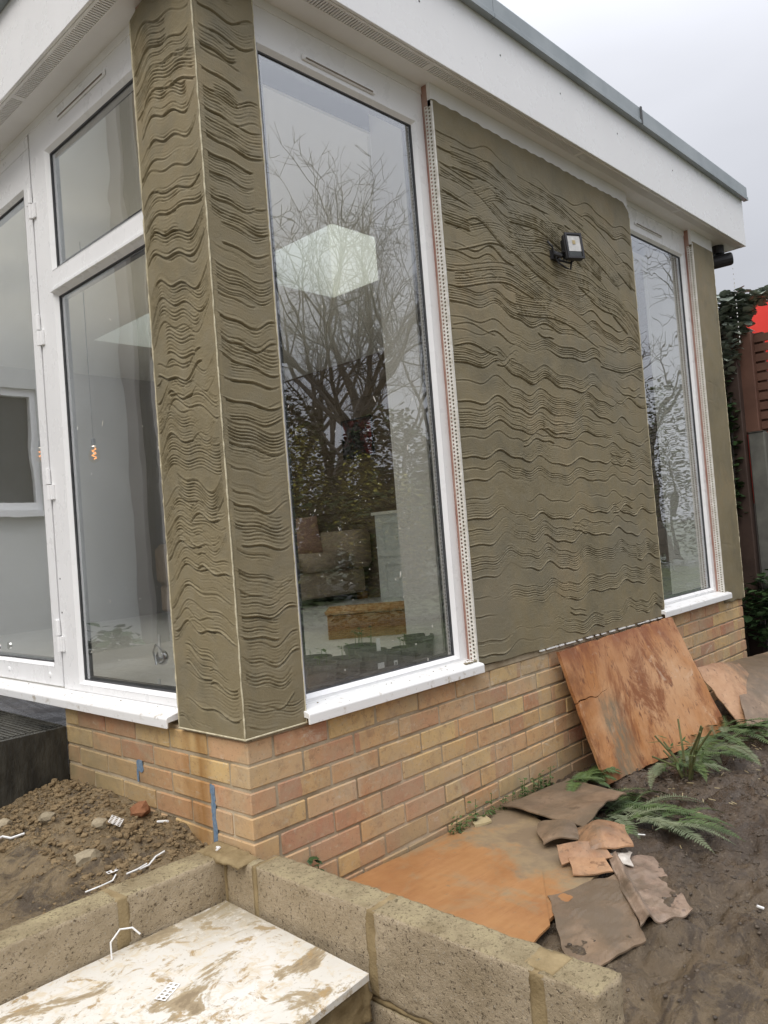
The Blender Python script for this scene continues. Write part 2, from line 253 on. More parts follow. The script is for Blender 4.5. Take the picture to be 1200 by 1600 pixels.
# ---------------------------------------------------------------- mesh helpers
def link(name,me,mat,parent=None,**k):
    o=bpy.data.objects.new(name,me); COL.objects.link(o)
    if mat is not None and not me.materials: me.materials.append(M[mat] if isinstance(mat,str) else mat)
    if parent is not None: o.parent=parent
    for a,v in k.items(): o[a]=v
    return o
def smooth(me,ang=None):
    me.polygons.foreach_set('use_smooth',[True]*len(me.polygons))
def empty(name,loc,label,cat,group=None):
    o=bpy.data.objects.new(name,None); COL.objects.link(o); o.location=loc; o.empty_display_size=.1
    o['label']=label; o['category']=cat
    if group: o['group']=group
    bpy.context.view_layer.update(); return o
class MB:
    """collects geometry in world coordinates"""
    def __init__(s): s.v=[]; s.f=[]
    def add(s,vs,fs):
        k=len(s.v); s.v+= [tuple(x) for x in vs]; s.f+= [tuple(i+k for i in f) for f in fs]; return s
    def box(s,x0,x1,y0,y1,z0,z1):
        return s.add([(x,y,z) for z in (z0,z1) for x,y in ((x0,y0),(x1,y0),(x1,y1),(x0,y1))],[(3,2,1,0),(4,5,6,7),(0,1,5,4),(1,2,6,5),(2,3,7,6),(3,0,4,7)])
    def hexa(s,p):  # 8 points, bottom 4 then top 4
        return s.add(p,[(3,2,1,0),(4,5,6,7),(0,1,5,4),(1,2,6,5),(2,3,7,6),(3,0,4,7)])
    def tube(s,pts,rs,n=6,cap=True):
        pts=[Vector(p) for p in pts]; rs=rs if isinstance(rs,(list,tuple)) else [rs]*len(pts)
        k=len(s.v); ref=Vector((.13,.31,.94))
        for i,p in enumerate(pts):
            t=(pts[min(i+1,len(pts)-1)]-pts[max(i-1,0)]).normalized()
            a=t.cross(ref)
            if a.length<.05: a=t.cross(Vector((1,0,0)))
            a.normalize(); bb=t.cross(a)
            for j in range(n):
                q=2*math.pi*j/n; s.v.append(tuple(p+rs[i]*(math.cos(q)*a+math.sin(q)*bb)))
        for i in range(len(pts)-1):
            for j in range(n):
                s.f.append((k+i*n+j,k+i*n+(j+1)%n,k+(i+1)*n+(j+1)%n,k+(i+1)*n+j))
        if cap: s.f.append(tuple(k+j for j in range(n))[::-1]); s.f.append(tuple(k+(len(pts)-1)*n+j for j in range(n)))
        return s
    def extrude(s,prof,axis,a,b):
        """closed profile of (p,q) extruded along axis x (profile y,z) or y (profile x,z)"""
        n=len(prof); mk=(lambda t,p:(t,p[0],p[1])) if axis=='x' else (lambda t,p:(p[0],t,p[1]))
        return s.add([mk(a,p) for p in prof]+[mk(b,p) for p in prof],[(i,(i+1)%n,n+(i+1)%n,n+i) for i in range(n)]+[tuple(range(n))[::-1],tuple(range(n,2*n))])
    def mesh(s,name,origin=(0,0,0)):
        me=bpy.data.meshes.new(name); o=Vector(origin)
        me.from_pydata([tuple(Vector(v)-o) for v in s.v],[],s.f); me.update()
        b=bmesh.new(); b.from_mesh(me); bmesh.ops.recalc_face_normals(b,faces=b.faces); b.to_mesh(me); b.free(); return me
    def make(s,name,mat,parent=None,bevel=0,sm=False,**k):
        org=parent_origin(parent); me=s.mesh(name,org)
        if bevel: bev(me,bevel)
        if sm: smooth(me)
        return link(name,me,mat,parent,**k)
    def top(s,name,mat,label,cat,bevel=0,sm=False,group=None,**k):
        v=np.array(s.v); o=(float(v[:,0].mean()),float(v[:,1].mean()),float(v[:,2].min())); me=s.mesh(name,o)
        if bevel: bev(me,bevel)
        if sm: smooth(me)
        ob=link(name,me,mat,None,**k); ob.location=o; ob['label']=label; ob['category']=cat
        if group: ob['group']=group
        return ob
def parent_origin(p):
    o=Vector((0,0,0))
    while p is not None: o+=p.location; p=p.parent
    return o
def bev(me,w,seg=1):
    b=bmesh.new(); b.from_mesh(me); bmesh.ops.bevel(b,geom=[e for e in b.edges if e.is_manifold and e.calc_face_angle(0)>.3],offset=w,segments=seg,affect='EDGES',clamp_overlap=True); b.to_mesh(me); b.free()
def struct(o): o['kind']='structure'; return o
def copy_tree(o,parent=None):
    c=o.copy(); COL.objects.link(c)
    if parent is not None: c.parent=parent
    for ch in o.children: copy_tree(ch,c)
    return c
# value noise (numpy)
_lat={}
def vn(x,y,seed=0):
    if seed not in _lat: _lat[seed]=np.random.default_rng(seed+100).random((256,256))
    Lt=_lat[seed]; xi=np.floor(x).astype(int); yi=np.floor(y).astype(int); fx=x-xi; fy=y-yi; fx=fx*fx*(3-2*fx); fy=fy*fy*(3-2*fy)
    a=Lt[xi%256,yi%256]; b_=Lt[(xi+1)%256,yi%256]; c_=Lt[xi%256,(yi+1)%256]; d_=Lt[(xi+1)%256,(yi+1)%256]
    return (a*(1-fx)+b_*fx)*(1-fy)+(c_*(1-fx)+d_*fx)*fy
def fbm(x,y,o=4,seed=0,g=.5):
    s=0;a=1;t=0
    for i in range(o): s=s+a*(vn(x*2**i+7.3*i,y*2**i+3.1*i,seed+i)-.5); t+=a; a*=g
    return s/t*2
def ss(x,a,b): t=np.clip((x-a)/(b-a),0,1); return t*t*(3-2*t)
def grid_mesh(name,P,closed=False):
    """P: (nu,nv,3) array"""
    nu,nv=P.shape[:2]; me=bpy.data.meshes.new(name)
    idx=np.arange(nu*nv).reshape(nu,nv); q=np.stack([idx[:-1,:-1],idx[1:,:-1],idx[1:,1:],idx[:-1,1:]],-1).reshape(-1,4)
    me.vertices.add(nu*nv); me.vertices.foreach_set('co',P.astype(np.float32).ravel())
    me.loops.add(q.size); me.loops.foreach_set('vertex_index',q.ravel().astype(np.int32))
    me.polygons.add(len(q)); me.polygons.foreach_set('loop_start',np.arange(0,q.size,4,dtype=np.int32)); me.polygons.foreach_set('loop_total',np.full(len(q),4,dtype=np.int32))
    me.update(calc_edges=True); me.validate(); smooth(me); return me
# ---------------------------------------------------------------- combed render relief
def comb(U,V,strokes,seed):
    H=fbm(U*4,V*4,4,seed)*.003+fbm(U*30,V*30,3,seed+9)*.0006
    G1=fbm(U*26,V*60,3,seed+31); GR=fbm(U*90,V*140,2,seed+37)
    H=H+.0004*GR
    for (u0,u1,cf,wd,pitch,dep,sd) in strokes:
        c=cf(U); s=V-c
        wob=fbm(U*9,V*3,2,sd)*.0035+fbm(U*45,V*20,2,sd+2)*.0008
        s=s+wob
        inside=(1-ss(np.abs(s),wd-.002,wd+.002))*ss(U,u0-.004,u0+.012)*(1-ss(U,u1-.012,u1+.004))
        # tilt of the trowel: some teeth do not bite
        k=np.round(s/pitch); pr=np.cos(2*np.pi*s/pitch)
        bite=vn(U*2.6+sd*1.73+k*.37,k*1.37+sd*3.3,sd+3); edge=vn(U*1.4+sd*.61,k*.21+sd,sd+5)
        amp=ss(bite,.15,.6)*ss(edge,.2,.62)
        g=-dep*amp*np.clip(pr*1.3-.15,0,1)**1.6 + .28*dep*amp*np.clip(-pr,0,1)
        loc=H*.35+g*(.55+.9*np.clip(.5+G1,0,1))+GR*.0011*(amp>.2)
        H=H*(1-inside)+loc*inside
        # bold burr left at the lower (and sometimes upper) end of the trowel
        for e,sg in ((-wd,1),(wd,.45)):
            d_=s-e; a=ss(vn(U*3.1+sd,np.full_like(U,sd*.7),sd+7),.18,.5)*ss(U,u0-.004,u0+.012)*(1-ss(U,u1-.012,u1+.004))*sg
            H=H+a*(.0034*(.6+.9*np.clip(.5+G1,0,1.2))*np.exp(-((d_-.0035)/.0026)**2)-.0066*np.exp(-((d_+.0022)/.0028)**2))
    return H
def relief(name,org,ud,nd,Wd,z0f,z1f,du,dv,strokes,seed,parent,mat='render',depth=.02,edgeblend=.02):
    nu=int(Wd/du)+1; u=np.linspace(0,Wd,nu); zb=z0f(u); zt=z1f(u); Hn=int((zt.max()-zb.min())/dv)+1
    t=np.linspace(0,1,Hn); U=np.repeat(u[:,None],Hn,1); Z=zb[:,None]*(1-t)+zt[:,None]*t
    H=comb(U,Z,strokes,seed)
    fl=np.minimum(U,Wd-U); H=H*ss(fl,-.001,edgeblend)
    H=H*ss(Z-zb[:,None],0,.03)
    org=np.array(org); ud=np.array(ud); nd=np.array(nd)
    H=H*.86
    P=org+U[...,None]*ud+Z[...,None]*np.array([0,0,1.])+H[...,None]*nd
    back=lambda A:A-nd*depth
    P=np.concatenate([back(P[:1]),P,back(P[-1:])],0); P=np.concatenate([back(P[:,:1]),P,back(P[:,-1:])],1)
    P-= np.array(parent_origin(parent))
    if np.dot(np.cross(ud,[0,0,1.]),nd)<0: P=P[::-1]
    me=grid_mesh(name,P); return link(name,me,mat,parent)
def wave(v0,A,lam,ph,drift=0,A2=0):
    def f(U):
        x=U+.02*np.sin(U*7+ph)
        return v0+A*(.65*np.sin(2*np.pi*x/lam+ph)+.35*np.sin(4*np.pi*x/lam+ph*1.7))+A2*np.sin(2*np.pi*U/.9+ph*2)+drift*U
    return f
def arc(v0,uc,A,wd,drift=0):
    return lambda U: v0+A*np.exp(-((U-uc)/wd)**2)+drift*(U-uc)
# ================================================================ GROUND
def axis(a,b,fa,fb,fine,coarse):
    x=list(np.arange(fa,fb,fine)); s=fine; q=x[-1]
    while q<b: s=min(s*1.25,coarse); q+=s; x.append(q)
    s=fine; q=x[0]; pre=[]
    while q>a: s=min(s*1.25,coarse); q-=s; pre.append(q)
    return np.array(pre[::-1]+x)
gx=axis(-70,80,-1.1,4.4,.0125,6); gy=axis(-70,70,-1.5,1.4,.0125,6)
GX,GY=np.meshgrid(gx,gy,indexing='ij')
def ground_z(X,Y):
    n=fbm(X*2.1,Y*2.1,4,31)*.030+fbm(X*9,Y*9,4,41,.6)*.030+fbm(X*34,Y*34,3,45,.6)*.013
    n=n-.030*ss(1-np.abs(fbm(X*3.1+5,Y*4.3,3,71))*6,.3,1)*ss(X,.2,.6)
    for (px_,py_,a_) in ((1.25,-1.05,.6),(1.7,-.95,.9),(1.05,-1.35,.2),(1.5,-1.3,1.2),(2.1,-.75,.4),(.75,-1.2,.8),(2.5,-.95,.9)):
        dx=(X-px_)*math.cos(a_)+(Y-py_)*math.sin(a_); dy=-(X-px_)*math.sin(a_)+(Y-py_)*math.cos(a_); q=np.hypot(dx/.15,dy/.06); n=n-.028*(1-ss(q,.75,1.05))+.012*np.exp(-((q-1.2)/.14)**2)
    zr=-.572-.018*np.clip(X,0,3)+n-.02*ss(-Y,.3,1.2)
    zr=np.where((X<1.35)&(Y>-.75),np.minimum(zr,-.585),zr)
    # soil heap against the left plinth
    dist=np.clip(-X,0,2)
    zl=-.345-.02*dist+ss(Y,.25,1.1)*.012+n*.75+.02*ss(dist,.35,.0)*ss(Y,.35,.75)-.03*ss(dist,.35,.6)*(1-ss(Y,.5,.9))
    zl=zl-.028*(1-ss(Y,.19,.42))+np.abs(fbm(X*13,Y*13,4,61,.62))*.036*ss(dist,.75,.3)+fbm(X*50,Y*50,2,66)*.006
    zi=-.74+n*.4
    far=ss(np.maximum(np.abs(X),np.abs(Y)),5,9); 
    z=np.where((Y>.14)&(X<.06),zl,np.where((X<.0)&(Y<=.14)&(Y>-1.1)&(X>-1.05),zi,zr))
    inside=(X>.1)&(X<4.1)&(Y>.1)&(Y<5.4); z=np.where(inside,-.7,z)
    return z*(1-far)+far*(-.6+.25*ss(np.hypot(X,Y),12,40))
GZ=ground_z(GX,GY)
P=np.stack([GX,GY,GZ],-1)
g=link('ground',grid_mesh('ground',P),'mud'); struct(g)
def gz(x,y): return float(ground_z(np.array([[x]]),np.array([[y]]))[0,0])
# ================================================================ BUILDING
B=empty('garden_room_extension',(2,2,-.6),'white framed garden room extension with wet combed grey-green render, buff brick plinth and white fascia','building')
def part(mb,name,mat,parent=B,**k): return mb.make(name,mat,parent,**k)
FY=.012   # brick face
# --- brick plinth
mo=MB(); mo.box(.0165,4.10,.0165,.12,-.72,-.002); mo.box(.0165,.12,.1201,1.24,-.72,-.002)
bw=part(mo,'brick_wall','mortar')
def brick_mesh(lx,ly,lz,j):
    me=MB().box(-lx/2,lx/2,-ly/2,ly/2,-lz/2,lz/2).mesh('brick')
    rr=random.Random(j); 
    b_=bmesh.new(); b_.from_mesh(me)
    for v in b_.verts: v.co+=Vector((rr.uniform(-1,1)*.0018,rr.uniform(-1,1)*.0015,rr.uniform(-1,1)*.0018))
    bmesh.ops.bevel(b_,geom=b_.edges[:],offset=.0035,segments=1,affect='EDGES'); b_.to_mesh(me); b_.free()
    me.materials.append(M['brick']); smooth(me) if False else None
    return me
cache={}
def brick(x0,x1,y0,y1,z0,z1,rot=False):
    lx,ly,lz=x1-x0,y1-y0,z1-z0; v=random.randrange(5); key=(round(lx,3),round(ly,3),round(lz,3),v)
    if key not in cache: cache[key]=brick_mesh(lx,ly,lz,v+len(cache))
    o=bpy.data.objects.new('brick',cache[key]); COL.objects.link(o); o.parent=bw
    c_=Vector(((x0+x1)/2,(y0+y1)/2,(z0+z1)/2)); pr=random.uniform(-.0012,.0012)
    c_+=Vector((pr,pr,random.uniform(-.001,.001)))
    o.location=c_-parent_origin(bw); o.rotation_euler=(random.uniform(-.004,.004),random.uniform(-.004,.004),random.uniform(-.003,.003))
for k in range(1,9):
    zb=-.0815-.075*(k-1); zt=zb+.066; odd=k%2==1
    if odd: brick(FY,.1075,FY,.22,zb,zt)
    else: brick(FY,.22,FY,.1075,zb,zt)
    x=.1125 if odd else .225
    while x<4.06:
        x1=min(x+.225,4.125); 
        if x1-x>.04: brick(x+.0048,x1-.0048,FY,.1075,zb,zt)
        x+=.225
    if k<=6:
        y=.225 if odd else .1125
        while y<1.2:
            y1=min(y+.225,1.235)
            if y1-y>.04: brick(FY,.1075,y+.0048,y1-.0048,zb,zt)
            y+=.225
# white lime smears + blue paint marks on the bricks
def blotch(cx,cz,w_,h_,face,seed,n=14,off=.0024):
    rr=random.Random(seed); pts=[]
    for i in range(n):
        a=2*math.pi*i/n; q=(abs(math.cos(a))**4+abs(math.sin(a))**4)**-.25; r_=q*rr.uniform(.8,1.08)
        pts.append((cx+w_/2*math.cos(a)*r_,cz+h_/2*math.sin(a)*r_))
    f=lambda u,v,d: (FY-off-d,u,v) if face=='x' else (u,FY-off-d,v)
    vs=[f(*p,0) for p in pts]+[f(*p,-.002) for p in pts]
    return MB().add(vs,[tuple(range(n)),tuple(range(n,2*n))[::-1]]+[(i,(i+1)%n,n+(i+1)%n,n+i) for i in range(n)])
mb=MB()
for i,(z_,h_,dy,w_) in enumerate(((-.185,.036,.003,.026),(-.208,.03,-.001,.022),(-.2415,.055,0,.024),(-.272,.03,.002,.022),(-.305,.062,-.001,.026),(-.345,.04,.001,.024))):
    q=blotch(.208+dy,z_,w_,h_,'x',int(abs(z_)*999),off=.0022+.0003*(i%3)); mb.add(q.v,q.f)
part(mb,'blue_paint_mark','bluepaint',label='vertical blue paint stripe on the left brick face near the corner')
mb=blotch(.655,-.172,.045,.042,'x',5); q=blotch(.672,-.205,.012,.05,'x',6,off=.0028); mb.add(q.v,q.f)
part(mb,'blue_paint_mark','bluepaint',label='small blue paint blotch on the left brick face')
# --- backing walls (behind render, below soffit)
mb=MB(); mb.box(.021,.225,.021,.30,.0205,2.415)      # corner pier
mb.box(.021,.20,.3005,.352,.0205,2.415)
mb.box(1.1485,2.888,.021,.30,.0205,2.415)        # middle pier
mb.box(3.792,4.13,.021,.30,.0205,2.415)
part(mb,'wall_pier','reveal')
mb=MB(); mb.box(1.09,1.1475,.125,.30,.02,2.40); mb.box(3.735,3.79,.125,.30,.02,2.40); mb.box(2.8895,2.93,.125,.30,.02,2.40); mb.box(1.09,2.93,.301,.32,.0,2.3)
mb.box(4.02,4.10,.301,5.4,0,2.3); mb.box(3.735,4.02,.301,.32,.0,2.3)
mb.box(.12,.14,.301,.34,0,2.3); mb.box(.141,.23,.301,.32,0,2.3)
part(mb,'inner_lining','white_int')
# combed render
S=[]; rr=random.Random(11)
# left pillar face: humps
z=.05; ph=.4
while z<2.36:
    A=rr.uniform(.028,.05)*(1.15 if z<1.6 else .85); ph+=rr.uniform(-.5,.5)
    wd=rr.uniform(.03,.05); S.append((-.01 if rr.random()<.7 else rr.uniform(.02,.1),.372 if rr.random()<.7 else rr.uniform(.2,.34),wave(z,A,rr.uniform(.30,.40),ph,rr.uniform(-.05,.05)),wd,rr.uniform(.0095,.012),rr.uniform(.0032,.005),rr.randrange(50)))
    z+=rr.uniform(.055,.11)
for _ in range(9): z=rr.uniform(.1,2.1); S.append((rr.uniform(0,.2),rr.uniform(.22,.36),wave(z,.025,.25,rr.uniform(0,6)),.02,.01,.003,rr.randrange(50)))
# pillar left face: u measured from the outer (y=.358) edge to the corner
relief('render_pillar_left_face',(0,.358,0),(0,-1,0),(-1,0,0),.358,lambda u:.0+.0*u,lambda u:2.365+.045*ss(u,.0,.12)+.004*np.sin(u*60),.004,.002,S,3,B).name='render_pillar_face'
S=[]; ph=1; z=.06
while z<2.4:
    ph+=rr.uniform(-.4,.4); wd=rr.uniform(.028,.045)
    S.append((-.01 if rr.random()<.75 else rr.uniform(.02,.08),.26 if rr.random()<.6 else rr.uniform(.15,.22),wave(z,rr.uniform(.016,.030),rr.uniform(.22,.31),ph,rr.uniform(-.10,.02)),wd,rr.uniform(.009,.0115),rr.uniform(.0034,.0052),rr.randrange(50)))
    z+=rr.uniform(.05,.085)
relief('render_pillar_face',(0,0,0),(1,0,0),(0,-1,0),.238,lambda u:.0+.0*u,lambda u:2.412+.0*u,.004,.002,S,5,B)
# big panel between the windows
S=[]; z=.10; ph=2.0
while z<2.2:
    ph+=rr.uniform(-.35,.35); lam=.34+.10*ss(np.array(z),.8,1.5); lam=float(lam)
    A=.026 if z<1.1 else .029; cuts=[-.01]+sorted(rr.uniform(.4,1.5) for _ in range(rr.choice((0,0,0,1))))+[1.78]
    wd0=rr.uniform(.024,.046)
    for a_,b_ in zip(cuts[:-1],cuts[1:]):
        S.append((a_,b_,wave(z+rr.uniform(-.008,.008),A*rr.uniform(.75,1.1),lam,ph,rr.uniform(-.022,-.004) if z<1.1 else rr.uniform(-.06,-.01),.012),wd0,.0105,rr.uniform(.0028,.0042),rr.randrange(60)))
    z+=rr.uniform(.10,.165)
for (v0,uc,A,w_,dr,a_,b_) in ((2.10,.35,.04,.2,-.1,.1,.7),(2.06,1.0,.05,.25,-.2,.7,1.35),(1.99,1.35,.06,.3,-.3,1.0,1.7),(2.12,.9,.03,.2,-.15,.6,1.2),(1.90,1.0,.08,.2,-.2,.7,1.35),(2.0,.42,.07,.15,.1,.22,.7),(1.60,.45,.10,.30,0,.06,.95),(1.74,.42,.13,.30,0,.09,.9),(1.52,.9,.07,.3,-.1,.5,1.5),(1.84,.25,.12,.16,.05,.1,.5),(1.80,.85,.10,.25,-.15,.5,1.25),(1.70,1.25,.10,.28,-.25,.85,1.6),(1.62,1.55,.08,.2,-.4,1.2,1.75),(1.88,.08,.0,.1,.0,.02,.2),(1.97,.75,.05,.2,-.1,.5,1.0),(2.02,.1,.0,.2,-.15,.02,.25),(1.93,1.3,.05,.3,-.35,1.05,1.55),(1.45,1.5,-.04,.2,.1,1.25,1.74),(1.36,.14,.03,.1,0,.02,.32)):
    S.append((a_,b_,arc(v0,uc,A,w_,dr),rr.uniform(.04,.06),.0115,.0046,rr.randrange(60)))
for _ in range(10):
    z=rr.uniform(.15,1.5); u0=rr.uniform(0,1.4); S.append((u0,u0+rr.uniform(.12,.35),wave(z,.02,.26,rr.uniform(0,6),rr.uniform(-.2,.2)),rr.uniform(.01,.025),.0105,.003,rr.randrange(60)))
def ptop(u): return 2.345+.0015*np.sin(u*9)+.0015*np.sin(u*47)+.002*np.sin(u*83)-.055*np.clip((u-1.66)/.09,0,1)**2.2
relief('render_panel',(1.148,0,0),(1,0,0),(0,-1,0),1.745,lambda u:.016-.008*u+.002*np.sin(u*23),ptop,.005,.002,S,8,B)
S=[(0.02,.2,wave(z_,.006,.3,z_,-.1),.006,.012,.002,3) for z_ in (.35,.9,1.3,1.42)]
relief('render_pillar_face',(3.80,0,0),(1,0,0),(0,-1,0),.335,lambda u:-.035+.0*u+.004*np.sin(u*40),lambda u:2.335+.0*u,.008,.006,S,12,B)
mb=MB(); mb.box(4.1355,4.142,0,.3,-.035,2.33); part(mb,'render_return','render')
# corner bead noses (cream lines down each arris)
def nose(x,y,z0,z1,seed,r_=.0024):
    rr_=random.Random(seed); pts=[];rs=[]; z_=z0
    while z_<z1: pts.append((x+rr_.uniform(-.0008,.0008),y+rr_.uniform(-.0008,.0008),z_)); rs.append(r_*rr_.choice((.35,.8,1,1.15,1,.9))); z_+=.02
    pts.append((x,y,z1)); rs.append(r_)
    part(MB().tube(pts,rs,6),'corner_bead','bead_cream')
nose(.0,.0,-.003,2.40,1,.0027); nose(.0,.3585,-.003,2.36,2,.003); nose(.2385,.0,-.003,2.40,3); nose(2.894,-.0,.0,2.27,4); nose(4.137,-.001,-.03,2.33,5)
# base bead under pillar and panel
mb=MB(); mb.tube([(.0,-.001,-.002),(.238,-.001,-.002)],.003,6); mb.tube([(-.001,.0,-.002),(-.001,.358,-.002)],.003,6); part(mb,'base_bead','bead_cream')
mb=MB(); rr_=random.Random(3)
x=1.6
while x<2.86:
    l=rr_.uniform(.02,.09); zz=.0125-.008*(x-1.148); mb.box(x,x+l,-.006,.004,zz-.004,zz+rr_.uniform(-.001,.002)); x+=l+rr_.uniform(.004,.05)
part(mb,'base_bead','plastic')
for d in ((1.16,2.88,.0085,.02,-.013,.012),(.03,.235,.009,.02,-.014,-.001)): part(MB().box(*d),'bed_joint','mortar')
# perforated wings (real holes)
def perforated(x,y0,y1,z0,z1,rows=2,pitch=.0155):
    mb=MB(); cw=(y1-y0)/rows; n=int((z1-z0)/pitch)
    for r_ in range(rows):
        off=pitch/2*(r_%2)
        for i in range(n):
            a0=z0+i*pitch+off; a1=a0+pitch; b0=y0+r_*cw; b1=b0+cw
            cz=(a0+a1)/2; cy=(b0+b1)/2; rad_=min(pitch,cw)*.31
            outer=[(b1,cz),(b1,a1),(cy,a1),(b0,a1),(b0,cz),(b0,a0),(cy,a0),(b1,a0)]
            inner=[(cy+rad_*math.cos(q*math.pi/4),cz+rad_*math.sin(q*math.pi/4)) for q in range(8)]
            mb.add([(x,*p) for p in outer]+[(x,*p) for p in inner],[(q,(q+1)%8,8+(q+1)%8,8+q) for q in range(8)])
    return mb
for x_,zt in ((1.1425,2.335),(3.7865,2.32)):
    mb=perforated(x_,.001,.035,.035,zt-.02); me_o=part(mb,'perforated_bead','bead'); me_o['label']='white perforated render bead down the window reveal'
    mb=MB(); mb.box(x_,x_+.0095,-.0035,.0008,.03,zt); part(mb,'bead_nose','bead')
# --- windows
def ring(mb,axis,c0,c1,a0,a1,b0,b1,wl,wr,wb,wt):
    """rectangular frame, plane normal = axis, thickness c0..c1, a horizontal span, b vertical span"""
    def bx(a,b_,c,d_):
        if axis=='y': mb.box(a,b_,c0,c1,c,d_)
        else: mb.box(c0,c1,a,b_,c,d_)
    bx(a0,a0+wl,b0,b1); bx(a1-wr,a1,b0,b1); bx(a0+wl,a1-wr,b0,b0+wb); bx(a0+wl,a1-wr,b1-wt,b1)
def glazing(parent,axis,a0,a1,b0,b1,c=.0):
    """sloping glazing bead, gasket, dark spacer bar and pane around a light a0..a1 x b0..b1"""
    mb=MB(); t=.014
    def P_(a,b_,d_): return (a,d_,b_) if axis=='y' else (d_,a,b_)
    o=[(a0-t,b0-t),(a1+t,b0-t),(a1+t,b1+t),(a0-t,b1+t)]; i_=[(a0,b0),(a1,b0),(a1,b1),(a0,b1)]
    mb.add([P_(*p,.0485+c) for p in o]+[P_(*p,.0645+c) for p in i_]+[P_(*p,.066+c) for p in o],[(k,(k+1)%4,4+(k+1)%4,4+k) for k in range(4)])
    part(mb,'glazing_bead','upvc',parent)
    mb=MB(); ring(mb,axis,.066+c,.0705+c,a0-.006,a1+.006,b0-.006,b1+.006,.010,.010,.010,.010); part(mb,'gasket','gasket',parent)
    mb=MB(); ring(mb,axis,.0725+c,.094+c,a0-.012,a1+.012,b0-.012,b1+.012,.030,.030,.026,.026); part(mb,'spacer_bar','gasket',parent)
    mb=MB()
    if axis=='y': mb.box(a0-.012,a1+.012,.0706+c,.0722+c,b0-.012,b1+.012)
    else: mb.box(.0706+c,.0722+c,a0-.012,a1+.012,b0-.012,b1+.012)
    part(mb,'pane','glass',parent)
def frame(name,axis,a0,a1,b0,b1,lights,label=None):
    """solid frame plate with openings: lights = list of (a0,a1,b0,b1) stacked vertically"""
    mb=MB(); c0,c1=.05,.11
    def bx(a,b_,c,d_):
        if b_-a<1e-4 or d_-c<1e-4: return
        if axis=='y': mb.box(a,b_,c0,c1,c,d_)
        else: mb.box(c0,c1,a,b_,c,d_)
    L0=lights[0]; bx(a0,L0[0]-.014,b0,b1); bx(L0[1]+.014,a1,b0,b1); zz=b0
    for l in sorted(lights,key=lambda q:q[2]): bx(L0[0]-.014,L0[1]+.014,zz,l[2]-.014); zz=l[3]+.014
    bx(L0[0]-.014,L0[1]+.014,zz,b1)
    o=part(mb,name,'upvc')
    if label: o['label']=label
    for l in lights: glazing(o,axis,*l)
    return o
w1=frame('window','y',.2255,1.147,.046,2.40,[(.30,1.083,.070,2.24)],'tall fixed window right of the render pillar')
w2=frame('window','y',2.889,3.791,.046,2.40,[(2.95,3.735,.072,2.235)],'narrow tall window at the far end')
w3=frame('window','x',.3525,1.305,.046,2.40,[(.43,1.152,.088,1.652),(.43,1.152,1.772,2.245)],'left window with fixed toplight above transom')
# transom drip moulding
mb=MB(); mb.extrude([(.05,1.665),(.036,1.668),(.036,1.678),(.05,1.69)],'y',.40,1.17); part(mb,'transom_drip','upvc',w3)
def bolt(p,r_,d_,axis,mat,parent,name='screw_cap'):
    v=Vector(p); dv=Vector((-d_,0,0)) if axis=='x' else Vector((0,-d_,0)); part(MB().tube([v,v+dv*.6,v+dv],[r_,r_,r_*.6],10),name,mat,parent)
for y0,y1,first in ((1.318,2.21,True),(2.218,3.11,False),(3.118,4.01,False),(4.018,4.91,False)):  # last two leaves are out of view, added to let more daylight into the room
    dr=frame('door','x',y0,y1,.052,2.33,[(y0+.085,y1-.085,.145,2.165)],'white glazed door leaf next to the left window' if first else None)
    if first:
        for z_ in (2.02,1.48,.83,.20):
            mb=MB(); mb.tube([(.040,1.309,z_),(.040,1.309,z_+.062)],.0095,10); mb.tube([(.040,1.309,z_+.066),(.040,1.309,z_+.13)],.0095,10); mb.box(.041,.0497,1.275,1.309,z_,z_+.062); mb.box(.041,.0497,1.309,1.35,z_+.066,z_+.13); part(mb,'hinge','upvc',dr,bevel=.001)
        for p in ((.05,1.44,.095),(.05,1.88,.095)): bolt(p,.011,.006,'x','upvc',dr)
        bolt((.05,1.985,.19),.018,.014,'x','chrome',dr,'door_bolt')
mb=MB(); mb.box(.065,.11,1.3052,1.3178,.046,2.40); part(mb,'door_gap','gasket')
mb=MB(); mb.box(.05,.11,1.3182,5.0,2.332,2.40); part(mb,'head_board','upvc')
for p in ((.05,1.285,.36),(.05,1.285,.26),(.05,1.283,.50)): bolt(p,.0035,.002,'x','gasket',w3,'screw')
# head packer and cove trim under the soffit
for d in ((1.1480,2.8885,.0035,.0205,2.318,2.4165),(3.792,4.15,.0035,.0205,2.318,2.4165),(.2390,1.1479,.0465,.0499,2.385,2.4165),(2.8886,3.7919,.0465,.0499,2.385,2.4165),(.0465,.0499,.36,5.4,2.385,2.4165)):
    part(MB().box(*d),'head_trim','soffit')
